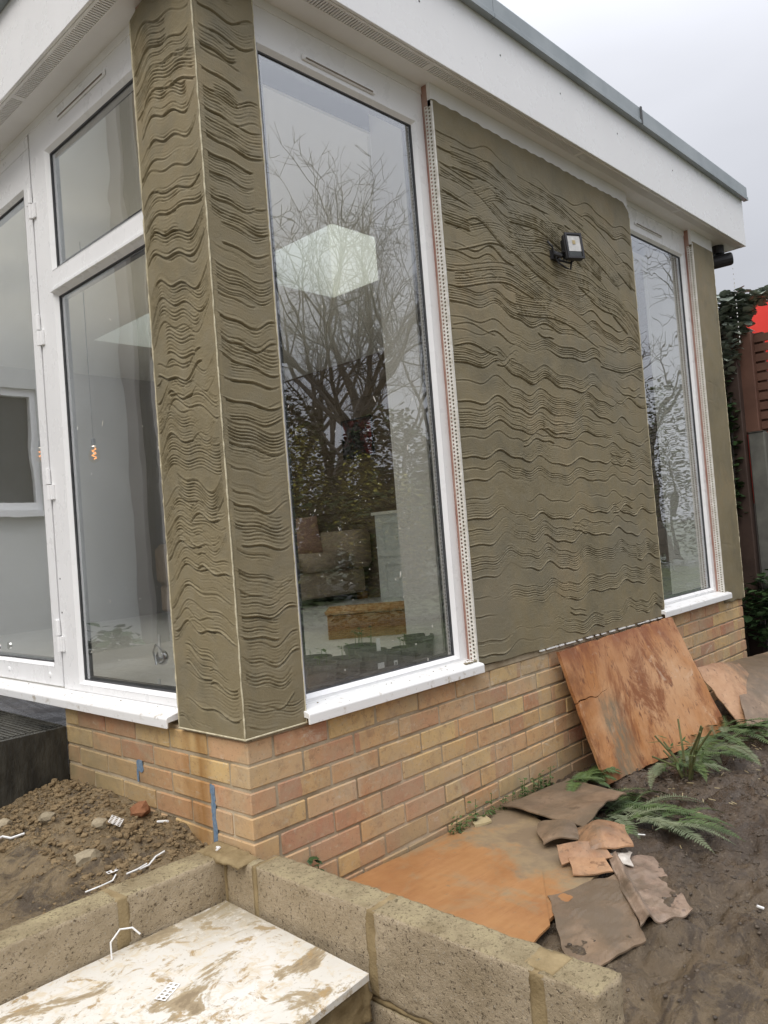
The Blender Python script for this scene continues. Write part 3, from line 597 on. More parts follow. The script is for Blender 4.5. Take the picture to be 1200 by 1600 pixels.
# trickle vents
for ax,a0,a1,z_,win in (('y',.50,.84,2.285,w1),('y',3.08,3.42,2.30,w2),('x',.64,1.01,2.335,w3)):
    mb=MB(); dk=MB()
    if ax=='y': mb.box(a0-.015,a1+.015,.041,.0499,z_-.012,z_+.012); dk.box(a0,a1,.039,.0408,z_-.007,z_-.0015)
    else: mb.box(.041,.0499,a0-.015,a1+.015,z_-.012,z_+.012); dk.box(.039,.0408,a0,a1,z_-.007,z_-.0015)
    tv=part(mb,'trickle_vent','upvc',win,bevel=.004); 
    dk.make('vent_slot','taupe',win)
for w_,ax in ((w1,'y'),(w3,'x')):
    mb=MB(); rq=random.Random(5)
    for i in range(70 if ax=='y' else 22):
        a=rq.uniform(.32,1.0) if ax=='y' else rq.uniform(.46,1.12); z_=rq.uniform(.12,1.55)*rq.uniform(.6,1); r1=rq.uniform(.0008,.0024); l=rq.choice((1,1,1,2.5,5))*r1; t_=rq.uniform(-.5,.5)
        q=[(a+math.cos(k*math.pi/3)*r1+t_*math.sin(k*math.pi/3)*l,z_+math.sin(k*math.pi/3)*l) for k in range(6)]
        mb.add([((p,.0697,w2_) if ax=='y' else (.0697,p,w2_)) for p,w2_ in q]+[((p,.0705,w2_) if ax=='y' else (.0705,p,w2_)) for p,w2_ in q],[(0,1,2,3,4,5)]+[(k,(k+1)%6,6+(k+1)%6,6+k) for k in range(6)])
    part(mb,'render_splashes','bead',w_,kind='stuff')
# sills
prof=lambda s:[(.06,s+.045),(.012,s+.038),(-.022,s+.030),(-.026,s+.024),(-.026,s-.006),(-.019,s-.006),(-.018,s+.012),(.06,s+.02)]
sl1=MB().extrude(prof(0),'x',.2305,1.157); part(sl1,'window_sill','sill',bevel=.0015,label='white sill under the tall window')
part(MB().extrude([(p[0],p[1]) for p in prof(.0)],'x',2.85,3.85),'window_sill','sill',bevel=.0015,label='short white sill of the far window')
part(MB().extrude(prof(0),'y',.395,5.2),'window_sill','sill',bevel=.0015,label='long white sill under left window and doors')
mb=MB().extrude([(.0615,.0457),(.046,.0457),(.040,.0425),(.0615,.044)],'x',.24,1.147); part(mb,'sill_seal','plastic')
# mortar crumbs at end of sill
# --- roof edge
O=-.112; ZF=2.414; RX=4.49
mb=MB(); mb.box(O,RX,O,O+.012,ZF-.0,2.755); mb.box(O,O+.012,O+.0121,5.4,ZF,2.755); mb.box(RX-.012,RX,O+.0121,5.4,ZF,2.755)
fas=part(mb,'fascia_board','upvc',bevel=.002)
for x_,z_ in ((.98,2.62),(1.52,2.62),(2.02,2.63),(2.6,2.62),(3.3,2.62)): bolt((x_,O,z_),.0045,.0012,'y','darkvoid',fas,'nail_head')
# soffit boards with a slotted vent strip
mb=MB(); zs=2.417; v0,v1=-.086,-.040
mb.box(O+.0125,RX-.0125,O+.0125,v0,zs,zs+.008); mb.box(v1,RX-.0125,v1,.30,zs,zs+.008); mb.box(O+.0125,v0,v0+.0001,5.4,zs,zs+.008); mb.box(v1,.30,.3001,5.4,zs,zs+.008); mb.box(4.1,RX-.0125,.3001,5.4,zs,zs+.008)
part(mb,'soffit_board','soffit')
mb=MB(); mb.box(v0,RX-.013,v0,v1,zs+.009,zs+.012); mb.box(v0,v1,v1+.0001,5.4,zs+.009,zs+.012); part(mb,'vent_void','darkvoid')
mb=MB(); x=v0; i=0
while x<RX-.02:
    wide=.03 if i%90==89 else .0070
    mb.box(x,x+wide,v0,v1,zs+.001,zs+.0075); x+=wide+.0058; i+=1
y=v1+.004; i=0
while y<5.3:
    wide=.03 if i%90==89 else .0070
    mb.box(v0,v1,y,y+wide,zs+.001,zs+.0075); y+=wide+.0058; i+=1
part(mb,'soffit_vent_strip','soffit')
# small joint bead where soffit meets fascia
mb=MB(); mb.box(O+.013,RX-.013,O+.013,O+.024,zs-.004,zs-.0003); mb.box(O+.013,O+.024,O+.0241,5.4,zs-.004,zs-.0003); part(mb,'soffit_edge_bead','soffit')
# grey trim in lengths
tp=[(O-.002,2.742),(O-.034,2.742),(O-.034,2.762),(O-.028,2.770),(O-.028,2.835),(O-.018,2.850),(O+.03,2.850),(O+.03,2.756),(O-.002,2.756)]
def trimx(a,b_): return MB().extrude(tp,'x',a,b_)
part(trimx(O-.0341,1.45),'roof_trim','trim'); part(trimx(1.453,2.85),'roof_trim','trim'); part(trimx(2.853,RX+.034),'roof_trim','trim')
mb=MB().extrude(tp,'y',O+.031,5.4); part(mb,'roof_trim','trim')
mb=MB().extrude([(RX-(p[0]-O),p[1]) for p in tp],'y',O+.031,5.4); part(mb,'roof_trim','trim')
mb=MB(); mb.box(2.845,2.858,O-.037,O-.029,2.745,2.84); part(mb,'trim_joint','gasket')
# roof deck with two rooflight openings
SX0,SX1,SY0,SY1,SY2,SY3=1.6,2.5,1.1,2.06,2.92,3.88
mb=MB()
for (a,b_,c_,d_) in ((.14,SX0,.301,5.4),(SX1,4.02,.301,5.4),(SX0,SX1,.301,SY0),(SX0,SX1,SY1,SY2),(SX0,SX1,SY3,5.4)): mb.box(a,b_,c_,d_,2.3,2.312)
part(mb,'ceiling','white_int')
mb=MB()
for (a,b_,c_,d_) in ((O+.03,SX0-.014,O+.03,5.4),(SX1+.014,RX-.03,O+.03,5.4),(SX0-.014,SX1+.014,O+.03,SY0-.014),(SX0-.014,SX1+.014,SY1+.014,SY2-.014),(SX0-.014,SX1+.014,SY3+.014,5.4)): mb.box(a,b_,c_,d_,2.76,2.80)
part(mb,'flat_roof','roofdark')
for y0,y1 in ((SY0,SY1),(SY2,SY3)):
    mb=MB(); ring(mb,'y',0,0,0,0,0,0,0,0,0,0) if False else None
    mb.box(SX0-.012,SX0,y0,y1,2.3125,2.9); mb.box(SX1,SX1+.012,y0,y1,2.3125,2.9); mb.box(SX0-.012,SX1+.012,y0-.012,y0-.0001,2.3125,2.9); mb.box(SX0-.012,SX1+.012,y1+.0001,y1+.012,2.3125,2.9)
    rl=part(mb,'rooflight','white_int'); mb=MB(); mb.box(SX0,SX1,y0,y1,2.87,2.876); part(mb,'rooflight_pane','glass_sky',rl)
# room inside
mb=MB(); mb.box(.125,4.02,.1115,5.4,-.03,.0); part(mb,'floor','floor_int')
mb=MB()
part(mb.box(.13,4.02,5.02,5.05,0,2.3),'back_wall','grey_wall')
cwl=part(MB().box(4.005,4.02,.33,5.02,0,2.3),'cladding_wall','taupe'); z_=0.0
while z_<2.25: part(MB().box(3.992,4.0048,.33,5.015,z_,z_+.110),'cladding_board','taupe',cwl,bevel=.002); z_+=.12
mb=MB(); mb.box(.05,.12,5.0,5.4,-.6,2.40); part(mb,'wall_return','house')
# ================================================================ THINGS INSIDE
t=empty('sofa',(2.9,3.9,0),'beige fabric sofa seen through the tall window','sofa')
part(MB().box(2.27,3.89,3.35,4.30,.07,.30),'sofa_base','sofa',t,bevel=.02); 
for i,x_ in enumerate((2.47,3.09)): part(MB().box(x_,x_+.60,3.28,4.05,.305,.47),'seat_cushion','sofa',t,bevel=.05,sm=True)
part(MB().box(3.72,3.985,3.3,4.3,.30,.66),'arm','sofa',t,bevel=.05,sm=True); part(MB().box(2.22,2.45,3.3,4.3,.30,.66),'arm','sofa',t,bevel=.05,sm=True)
part(MB().box(2.46,3.71,4.06,4.33,.30,.88),'backrest','sofa',t,bevel=.06,sm=True)
for x_ in (2.33,3.87): part(MB().box(x_,x_+.07,3.4,3.47,0,.07),'foot','wicker',t)
def pillow(cx,cy,cz,w_,h_,ang,name,mat,label):
    n=10; P=np.zeros((n*2+1,n+1,3))
    U,Vv=np.meshgrid(np.linspace(-1,1,n*2+1),np.linspace(-1,1,n+1),indexing='ij')
    vs=[];fs=[]
    for sgn in (1,-1):
        k=len(vs)
        for i in range(n*2+1):
            for j in range(n+1):
                u,v=U[i,j],Vv[i,j]; e=max(0,(1-u*u))**.5*max(0,(1-v*v))**.5; pin=1-.09*(1-abs(u*v))*(abs(u)**4+abs(v)**4)
                x=u*w_/2*pin; z=v*h_/2*pin; y=sgn*.075*e
                vs.append((cx+x*math.cos(ang)-y*math.sin(ang),cy+x*math.sin(ang)+y*math.cos(ang)+z*.25,cz+z))
        for i in range(n*2):
            for j in range(n): fs.append((k+i*(n+1)+j,k+(i+1)*(n+1)+j,k+(i+1)*(n+1)+j+1,k+i*(n+1)+j+1))
    return MB().add(vs,fs).top(name,mat,label,'cushion',sm=True)
pillow(3.55,3.86,.63,.44,.40,-.35,'cushion','cushion','pink square cushion propped on the beige sofa')
t=empty('cabinet',(3.7,2.8,0),'pale grey panelled cabinet behind the window reveal','cabinet')
mb=MB().box(3.50,3.98,2.30,2.80,.0,.76); part(mb,'cabinet_body','greycab',t,bevel=.004)
part(MB().box(3.48,3.99,2.28,2.82,.761,.785),'cabinet_top','white_int',t)
for z0,z1 in ((.05,.38),(.40,.73)):
    mb=MB(); ring(mb,'x',3.488,3.4995,2.35,2.75,z0,z1,.05,.05,.05,.05); part(mb,'drawer_front','greycab',t,bevel=.002); part(MB().tube([(3.4995,2.55,(z0+z1)/2),(3.47,2.55,(z0+z1)/2)],.012,8),'knob','white_int',t)
# wicker hamper
t=empty('wicker_hamper',(1.9,1.5,0),'brown wicker hamper with a flat lid behind the plant pots','hamper')
hx,hy=Vector((.69,-.72,0)).normalized(),None; hy=Vector((-hx.y,hx.x,0)); ho=Vector((1.67,1.457,0))*1.0
def weave(mb,o,ux,uy,L1,L2,z0,z1,pitch,r_):
    cs=[o,o+ux*L1,o+ux*L1+uy*L2,o+uy*L2]
    z=z0; k=0
    while z<z1:
        pts=[]
        for a,b_ in zip(cs,cs[1:]+cs[:1]):
            n=max(2,int((b_-a).length/.022))
            nn=(b_-a).normalized(); nn=Vector((nn.y,-nn.x,0))
            for i in range(n): pts.append(a.lerp(b_,i/n)+nn*(.0035 if (i+k)%2 else -.0035)+Vector((0,0,z)))
        pts.append(pts[0]); mb.tube(pts,r_,4,False); z+=pitch; k+=1
mb=MB(); weave(mb,ho,hx,hy,.5,.36,.006,.135,.0105,.0052); part(mb,'basket_weave','wicker',t)
mb=MB(); 
for i in range(0,23): 
    for q in (ho+hx*(.5*i/22),ho+hx*(.5*i/22)+hy*.36): mb.tube([q,q+Vector((0,0,.14))],.004,5)
for i in range(1,16):
    for q in (ho+hy*(.36*i/16),ho+hy*(.36*i/16)+hx*.5): mb.tube([q,q+Vector((0,0,.14))],.004,5)
part(mb,'basket_stakes','wicker',t)
mb=MB(); a=ho+Vector((0,0,.150))-hx*.012-hy*.012
for i in range(36):
    q=a+hy*(.384*i/35); pts=[q+hx*(.524*j/20)+Vector((0,0,.003 if (i+j)%2 else -.003)) for j in range(21)]; mb.tube(pts,.0056,4)
weave(mb,ho-hx*.012-hy*.012,hx,hy,.524,.384,.147,.165,.009,.005); part(mb,'lid','wicker',t)
# plant pots on the inner sill
pots=[(.48,.19,.062,.135,'black plant pot with red seedlings beside the render pillar','plain'),(.615,.215,.070,.13,'wide black pot with a tiny seedling, second from the pillar','seed'),(.75,.20,.064,.14,'black pot with white name tag and torn sticker','tag'),(.862,.215,.048,.118,'small square black pot with a barcode label','bar'),(.955,.22,.050,.118,'small black pot between barcode pot and largest pot','plain'),(1.035,.205,.062,.155,'tall black pot nearest the right side of the window','none'),(.60,.36,.07,.13,'black pot in the back row behind the seedling pot','seed'),(.86,.37,.07,.135,'black pot with leafy tomato seedling in back row','leafy')]
for (x_,y_,r_,h_,lab,kind) in pots:
    t=empty('plant_pot',(x_,y_,0),lab,'plant pot','black plant pots on the inner sill')
    n=20; mb=MB(); k=0; prof_=[(r_*.74,.001),(r_*.93,h_-.018),(r_,h_-.018),(r_,h_),(r_*.93,h_),(r_*.90,h_-.02)]
    vs=[(x_+p*math.cos(2*math.pi*i/n),y_+p*math.sin(2*math.pi*i/n),z_) for p,z_ in prof_ for i in range(n)]
    fs=[(a*n+i,a*n+(i+1)%n,(a+1)*n+(i+1)%n,(a+1)*n+i) for a in range(len(prof_)-1) for i in range(n)]+[tuple(range(n))[::-1]]
    part(mb.add(vs,fs),'pot','pot',t)
    part(MB().add([(x_+r_*.92*math.cos(2*math.pi*i/n),y_+r_*.92*math.sin(2*math.pi*i/n),h_-.022+.003*math.sin(i*2.3)) for i in range(n)],[tuple(range(n))]),'soil','soil',t)
    if kind in('seed','leafy','plain'):
        mb=MB(); rr_=random.Random(int(x_*100)); ns={'seed':2,'leafy':7,'plain':3}[kind]
        for s_ in range(ns):
            bx_=x_+rr_.uniform(-.6,.6)*r_; by_=y_+rr_.uniform(-.6,.6)*r_; hh=rr_.uniform(.02,.05)*(1.6 if kind=='leafy' else 1); mb.tube([(bx_,by_,h_-.03),(bx_+.004,by_,h_+hh)],.0012,4)
            for q in range(5):
                a=rr_.uniform(0,6.28); l=rr_.uniform(.012,.028); d_=Vector((math.cos(a),math.sin(a),rr_.uniform(-.1,.4)))*l; s2=Vector((-math.sin(a),math.cos(a),0))*l*.3; c0=Vector((bx_,by_,h_+hh-rr_.uniform(0,.015)))
                mb.add([c0,c0+d_*.5+s2,c0+d_,c0+d_*.5-s2],[(0,1,2,3)])
        part(mb,'seedling','seedling',t)
    if kind=='tag': part(MB().box(x_-.012,x_+.008,y_-.045,y_-.043,h_-.04,h_+.045),'name_tag','whitelabel',t); part(MB().box(x_-.030,x_+.004,y_-r_*.93-.002,y_-r_*.93,.055,.095),'sticker','whitelabel',t)
    if kind=='bar':
        part(MB().box(x_-.026,x_-.006,y_-r_*.98-.003,y_-r_*.98-.002,.03,.085),'barcode_label','whitelabel',t)
        mb=MB(); z_=.045; rr_=random.Random(2)
        while z_<.078: hh=rr_.choice((.0012,.002,.003)); mb.box(x_-.022,x_-.010,y_-r_*.98-.0036,y_-r_*.98-.0031,z_,z_+hh); z_+=hh+rr_.choice((.0012,.002))
        part(mb,'barcode','barcode',t)
# pictures on the far wall and filament bulbs
for x0,x1,z0,z1,lab in ((3.20,3.60,1.36,1.72,'dark picture with red shape on the brown cladding wall'),(2.55,2.80,1.45,1.72,'small dark print with red and white marks beside the first picture')):
    t=empty('wall_picture',(3.98,(x0+x1)/2,z0),lab,'picture'); part(MB().box(3.975,3.99,x0,x1,z0,z1),'print','art1',t); mb=MB(); ring(mb,'x',3.965,3.974,x0-.01,x1+.01,z0-.01,z1+.01,.015,.015,.015,.015); part(mb,'picture_frame','blackmetal',t)
for (x_,y_,z_,lab) in ((.635,2.08,1.14,'glowing amber filament bulb seen through the left window'),(.64,2.76,1.225,'glowing amber filament bulb seen at the door edge')):
    t=empty('filament_bulb',(x_,y_,z_),lab,'light bulb','amber filament bulbs hanging inside')
    pts=[(x_+.012*math.sin(i*1.3),y_+.008*math.cos(i*1.3),z_-.03+.005*i) for i in range(13)]; part(MB().tube(pts,.002,5),'filament','filament',t)
    pl=bpy.data.lights.new('bulb_light','POINT'); pl.energy=9.5; pl.color=(1,.94,.86); pl.shadow_soft_size=.005; po=bpy.data.objects.new('bulb_light',pl); COL.objects.link(po); po.parent=t
    part(MB().tube([(x_,y_,z_+.04),(x_,y_,z_+.08)],.012,8),'bulb_cap','blackmetal',t); part(MB().tube([(x_,y_,z_+.08),(x_,y_,2.3)],.002,5),'flex','blackmetal',t)
    n=12; prof_=[(.010,.04),(.024,.012),(.03,-.01),(.026,-.035),(.008,-.05)]
    vs=[(x_+p*math.cos(2*math.pi*i/n),y_+p*math.sin(2*math.pi*i/n),z_+q) for p,q in prof_ for i in range(n)]
    part(MB().add(vs,[(a*n+i,a*n+(i+1)%n,(a+1)*n+(i+1)%n,(a+1)*n+i) for a in range(4) for i in range(n)]),'bulb_glass','glass_bulb',t,sm=True)
# chrome ball hook inside the left window
t=empty('chrome_lantern_hook',(.12,.66,.19),'small round chrome fitting stuck inside the left window pane','hook')
mb=MB(); n=12
for a in range(7):
    q0=math.pi*a/6
    for i in range(n): mb.v.append((.13-.022*math.cos(q0),.66+.028*math.sin(q0)*math.cos(2*math.pi*i/n),.19+.028*math.sin(q0)*math.sin(2*math.pi*i/n)))
for a in range(6):
    for i in range(n): mb.f.append((a*n+i,a*n+(i+1)%n,(a+1)*n+(i+1)%n,(a+1)*n+i))
part(mb,'ball','chrome',t,sm=True)
part(MB().tube([(.097,.60,.225),(.097,.64,.245),(.097,.66,.215),(.097,.645,.17)],.004,6),'wire_loop','chrome',t)
part(MB().box(.096,.1,.63,.645,.05,.12).box(.096,.1,.61,.625,.2,.28),'tape_strip','whitelabel',t)
# ================================================================ FLOODLIGHT
t=empty('floodlight',(2.04,-.02,1.88),'small black floodlight with a pale lens fixed to the combed render panel','floodlight')
def obox(c_,ux,uy,uz,a,b_,cc):
    return [c_+ux*sx_*a+uy*sy_*b_+uz*sz_*cc for sz_ in(-1,1) for sx_,sy_ in((-1,-1),(1,-1),(1,1),(-1,1))]
ang=rad(-28); fx=Vector((math.cos(ang),math.sin(ang),0)); fy=Vector((math.sin(ang)*-1,math.cos(ang),0)); fz=Vector((0,0,1))
tl=Matrix.Rotation(rad(-8),3,fx); fy=tl@fy; fz=tl@fz
fc=Vector((2.055,-.085,1.892))
part(MB().hexa(obox(fc,fx,fy,fz,.046,.014,.066)),'lamp_housing','blackmetal',t,bevel=.006)
mb=MB()
for i in range(7): mb.hexa(obox(fc+fy*.026+fx*(-.036+.012*i),fx,fy,fz,.002,.010,.05))
part(mb,'heat_sink','blackmetal',t)
mb=MB()
for a,b_,c0 in ((.046,.005,(0,.061)),(.046,.005,(0,-.061)),): mb.hexa(obox(fc-fy*.019+fz*c0[1],fx,fy,fz,a,.004,b_))
for s_ in (-1,1): mb.hexa(obox(fc-fy*.019+fx*.041*s_,fx,fy,fz,.005,.004,.056))
part(mb,'lens_bezel','blackmetal',t)
part(MB().hexa(obox(fc-fy*.0165+fz*.012,fx,fy,fz,.036,.001,.040)),'reflector','led',t)
part(MB().hexa(obox(fc-fy*.018+fz*.018,fx,fy,fz,.008,.0015,.010)),'led_chip','straw',t)
part(MB().hexa(obox(fc-fy*.0165-fz*.043,fx,fy,fz,.036,.001,.013)),'sensor_window','darkglass',t)
part(MB().tube([fc+fx*-.050+fz*-.02,fc+fx*-.058+fy*.05+fz*-.03,Vector((2.030,-.004,1.875))],.007,6).tube([fc+fx*.046+fz*-.03,fc+fy*.04+fz*-.06,Vector((2.040,-.004,1.855))],.006,6).box(1.985,2.06,-.014,.004,1.845,1.89),'bracket','blackmetal',t)
part(MB().tube([fc+fy*.02-fz*.05,fc+fy*.03-fz*.10+fx*-.01,Vector((2.040,-.05,1.800)),Vector((2.010,-.03,1.825)),Vector((2.000,-.012,1.865)),Vector((1.980,-.02,1.900)),Vector((1.965,-.004,1.930))],.0045,7),'cable','blackmetal',t,sm=True)
part(MB().tube([Vector((1.995,-.02,1.870)),Vector((2.010,-.045,1.855)),Vector((2.050,-.05,1.865))],.011,8),'cable_gland','blackmetal',t)
# security sensor under the far soffit
t=empty('security_camera',(4.30,.0,2.30),'dark cylindrical security camera hanging under the far end of the soffit','camera')
part(MB().tube([(4.31,.02,2.416),(4.31,.02,2.36)],.04,14),'mount','blackmetal',t)
part(MB().tube([(4.26,.085,2.30),(4.275,.06,2.30),(4.34,-.05,2.315),(4.345,-.06,2.316)],[.03,.045,.045,.038],14),'camera_body','blackmetal',t,sm=False)
part(MB().tube([(4.31,.02,2.36),(4.305,.015,2.325)],.02,8),'camera_neck','blackmetal',t)
mb=MB(); rr_=random.Random(8)
z_=2.25
while z_>1.72:
    mb.tube([(4.352,-.055,z_),(4.352,-.055,z_-rr_.uniform(.006,.016))],[.0025,.0035],6); z_-=rr_.uniform(.022,.04)
mb.top('water_drip','plastic','string of bright water drops falling below the security camera','water drops')
# ================================================================ BLOCK WALLS
def rough_box(x0,x1,y0,y1,z0,z1,res,seed,amp=.0022,rnd=.006):
    """closed box shell, subdivided, displaced by noise, softened arrises"""
    b_=bmesh.new(); cx,cy,cz=(x0+x1)/2,(y0+y1)/2,(z0+z1)/2; h=Vector(((x1-x0)/2,(y1-y0)/2,(z1-z0)/2))
    V={}
    def gv(p):
        k=tuple(round(q,5) for q in p)
        if k not in V: V[k]=b_.verts.new(p)
        return V[k]
    nx,ny,nz_=[max(1,int(2*q/res)) for q in h]
    def face(ax,sg,na,nb):
        for i in range(na):
            for j in range(nb):
                q=[]
                for (a,c) in ((i,j),(i+1,j),(i+1,j+1),(i,j+1)):
                    s_,t_=-1+2*a/na,-1+2*c/nb
                    p={0:(sg,s_,t_),1:(s_,sg,t_),2:(s_,t_,sg)}[ax]; q.append(gv(p))
                if (sg>0)==(ax==1): q=q[::-1]
                try: b_.faces.new(q)
                except ValueError: pass
    for sg in (-1,1): face(0,sg,ny,nz_); face(1,sg,nx,nz_); face(2,sg,nx,ny)
    for v in b_.verts:
        n=Vector([c if abs(c)>.999 else 0 for c in v.co]); p=Vector((v.co[0]*h[0],v.co[1]*h[1],v.co[2]*h[2]))
        w_=Vector((cx,cy,cz))+p; k=sum(1 for c in v.co if abs(c)>.999)
        dsp=mnoise.noise(w_*38+Vector((seed,)*3))*amp+mnoise.noise(w_*110)*amp*.7+mnoise.noise(w_*9+Vector((seed,)*3))*amp*1.3
        if k>=2: dsp-= rnd*(.35+.65*abs(mnoise.noise(w_*26+Vector((seed,0,0)))*2))
        v.co=w_+(n.normalized()*dsp if n.length else Vector((0,0,0)))
    return b_
def rough(name,mat,parent,dims,res,seed,amp=.0022,rnd=.006):
    b_=rough_box(*dims,res,seed,amp,rnd); me=bpy.data.meshes.new(name); b_.to_mesh(me); b_.free(); me.transform(Matrix.Translation(-parent_origin(parent))); smooth(me)
    return link(name,me,mat,parent)
BT=-.34; BH=.215
t=empty('block_wall',(0,-.3,-.78),'low L-shaped wall of rough concrete blocks butting the brick corner','block wall')
TA=[(-.045,.053,-.516,-.062),(-.045,.053,-.992,-.529),(-.045,.053,-1.14,-1.005)]
for i,(a,b_,c_,d_) in enumerate(TA): rough('block','block',t,(a,b_,c_,d_,BT-BH,BT),.0085,i*3+1)
rough('block','block',t,(-.045,.007,-.05,.084,BT-BH,BT-.003),.0085,77)
for i,(a,b_) in enumerate(((-.365,-.012),(-.815,-.378),(-1.25,-.828))): rough('block','block',t,(a,b_,.09,.19,BT-BH,BT-.002),.0085,i*3+20)
for i,(c_,d_) in enumerate(((-.30,.08),(-.76,-.315),(-1.14,-.775))): rough('block','block',t,(-.045,.053,c_,d_ if d_<0 else .0,BT-2*BH-.012,BT-BH-.012),.012,i*3+40)
for i,(a,b_) in enumerate(((-.50,-.0501),(-.96,-.515))): rough('block','block',t,(a,b_,.09,.19,BT-2*BH-.012,BT-BH-.012),.012,i*3+50)
mz=BT-.006
for i,dm in enumerate([(-.0445,.0525,-.067,-.046,BT-.21,mz+.003),(-.0455,.0525,-.540,-.505,BT-.21,mz+.004),(-.0455,.0525,-1.018,-.982,BT-.21,mz+.004),(-.392,-.352,.0895,.189,BT-.21,mz+.003),(-.840,-.803,.0895,.189,BT-.21,mz+.003),(-.042,.05,-1.135,0,BT-BH-.013,BT-BH+.001),(-1.2,-.046,.093,.187,BT-BH-.013,BT-BH+.001),(-.046,.008,.083,.188,BT-.3,BT+.004)]):
    rough('mortar_joint','mortar_wet',t,dm,.007,i+60,.0014,.001)
rough('mortar_lump','mortar_wet',t,(-.075,.006,-.03,.185,BT-.012,BT+.002),.007,93,.006,.006)
# smeared yellow mortar on the end block top
rough('mortar_smear','mortar_wet',t,(-.035,.045,-1.035,-.955,BT-.01,BT+.0015),.007,95,.002,.003)
# ---- muddy white board resting inside the L
bc=[(-.052,.083),(-.083,-.546),(-1.2,-.66),(-1.2,.084)]
def sheet_poly(pts,z0,th): 
    n=len(pts); return MB().add([(*p,z0) for p in pts]+[(*p,z0+th) for p in pts],[tuple(range(n))[::-1],tuple(range(n,2*n))]+[(i,(i+1)%n,n+(i+1)%n,n+i) for i in range(n)])
sheet_poly(bc,-.488,.018).top('white_board','board','mud-splashed white board lying flat inside the block wall corner','board',bevel=.0012)
t2=empty('support_block',(-.2,-.45,-.78),'mortar-covered block under the front edge of the white board','block')
rough('block','block',t2,(-.62,-.10,-.50,-.40,-.71,-.4895),.011,71); rough('mortar_lump','mortar_wet',t2,(-.30,-.06,-.53,-.499,-.60,-.50),.009,72,.008,.01)
# ================================================================ BOARDS AND CARDBOARD
def bil(c,u,v): return c[0]*(1-u)*(1-v)+c[1]*u*(1-v)+c[2]*u*v+c[3]*(1-u)*v
def slab(name,mat,label,cat,c,th,nu,nv,amp,seed,freq=6,hole=None,vmap=None,bend=None,edge=.004,group=None,parent=None):
    """sheet through four corners c (anticlockwise from above), uneven edges, crumple amp"""
    c=[Vector(p) for p in c]; nrm=(c[1]-c[0]).cross(c[3]-c[0]).normalized(); vs=[]
    for s_ in (0,1):
        for i in range(nu+1):
            for j in range(nv+1):
                u,v=i/nu,j/nv; v=vmap(u,j,nv) if vmap else v; p=bil(c,u,v)
                if i in (0,nu): p=p+(c[1]-c[0]).normalized()*mnoise.noise(p*14+Vector((seed,0,0)))*edge*3
                if j in (0,nv): p=p+(c[3]-c[0]).normalized()*mnoise.noise(p*14+Vector((0,seed,0)))*edge*3
                h_=mnoise.noise(p*freq+Vector((seed,seed,0)))*amp+mnoise.noise(p*freq*2.7+Vector((seed,seed,0)))*amp*.4
                if bend: h_+=bend(u,v)
                vs.append(p+nrm*(h_+th*s_))
    m_=(nu+1)*(nv+1); fs=[]
    for i in range(nu):
        for j in range(nv):
            a=i*(nv+1)+j; q=(a,a+nv+1,a+nv+2,a+1); 
            if hole and hole(i/nu,j): continue
            fs.append(q[::-1]); fs.append(tuple(x+m_ for x in q))
    ec={}
    for f in fs[1::2]:
        for a,b_ in zip(f,f[1:]+f[:1]): ec[(a,b_)]=1
    for (a,b_) in list(ec):
        if (b_,a) not in ec: fs.append((b_,a,a-m_,b_-m_))
    mb=MB().add(vs,fs)
    if parent: return part(mb,name,mat,parent)
    return mb.top(name,mat,label,cat,group=group)
slab('plywood_board','ply_lean','large square of wet orange-brown plywood leaning against the brick plinth','plywood',
     [(1.768,-.165,-.602),(2.93,-.262,-.612),(2.894,-.022,-.010),(1.698,-.020,-.012)],.016,60,40,.004,3,2.5,
     hole=lambda u,j:(j==24 and u<.25),vmap=lambda u,j,nv:(lambda cr,w_: (j/24*(cr-w_) if j<=24 else cr+w_+(j-25)/(nv-25)*(1-cr-w_)))(.60+.11*u+.012*math.sin(u*31)+.006*math.sin(u*77),.0005+.006*max(0,1-u/.25)),edge=.003)
slab('plywood_sheet','ply_ground','flat orange plywood sheet lying along the foot of the brick wall','plywood',
     [(.07,-.70,-.566),(.98,-.60,-.585),(1.30,.0,-.577),(.30,.004,-.556)],.011,40,24,.003,9,2.2,edge=.0006)
slab('plywood_sheet','ply_ground','second orange plywood sheet overlapping the first by the block wall','plywood',
     [(.06,-.74,-.556),(.50,-.675,-.562),(.80,-.46,-.565),(.10,-.44,-.552)],.006,24,14,.003,19,2.2,edge=.0006)
slab('cardboard_sheet','card','grey-brown curled cardboard sheet lying on the orange ply near the wall','cardboard',
     [(1.14,-.43,-.545),(1.52,-.40,-.545),(1.64,-.06,-.56),(1.20,-.02,-.552)],.005,28,22,.010,4,8,bend=lambda u,v:.035*math.sin(u*3.1)*(1-v)**2+.02*(u-.5)**2)
slab('cardboard_sheet','card','flattened dark brown cardboard with ribbed marks beyond the block wall','cardboard',
     [(.30,-.86,-.577),(.62,-.90,-.580),(.93,-.66,-.572),(.66,-.57,-.566)],.005,30,22,.011,14,9)
slab('cardboard_sheet','card_pink','pinkish torn cardboard half sunk in the mud beside the fern','cardboard',
     [(.64,-.88,-.570),(.86,-.93,-.592),(1.14,-.68,-.592),(.98,-.60,-.566)],.005,26,18,.014,24,9,bend=lambda u,v:.022*math.exp(-((u-.15)/.08)**2))
t=empty('cardboard_box',(1.02,-.5,-.57),'crumpled orange-brown cardboard box flap on top of the sheets','cardboard box')
slab('flap','card_orange','','',[(.93,-.52,-.555),(1.05,-.66,-.53),(1.22,-.54,-.535),(1.13,-.40,-.545)],.005,14,12,.012,5,9,bend=lambda u,v:.055*math.sin(u*3.1)*math.sin(v*2.6+.3),parent=t)
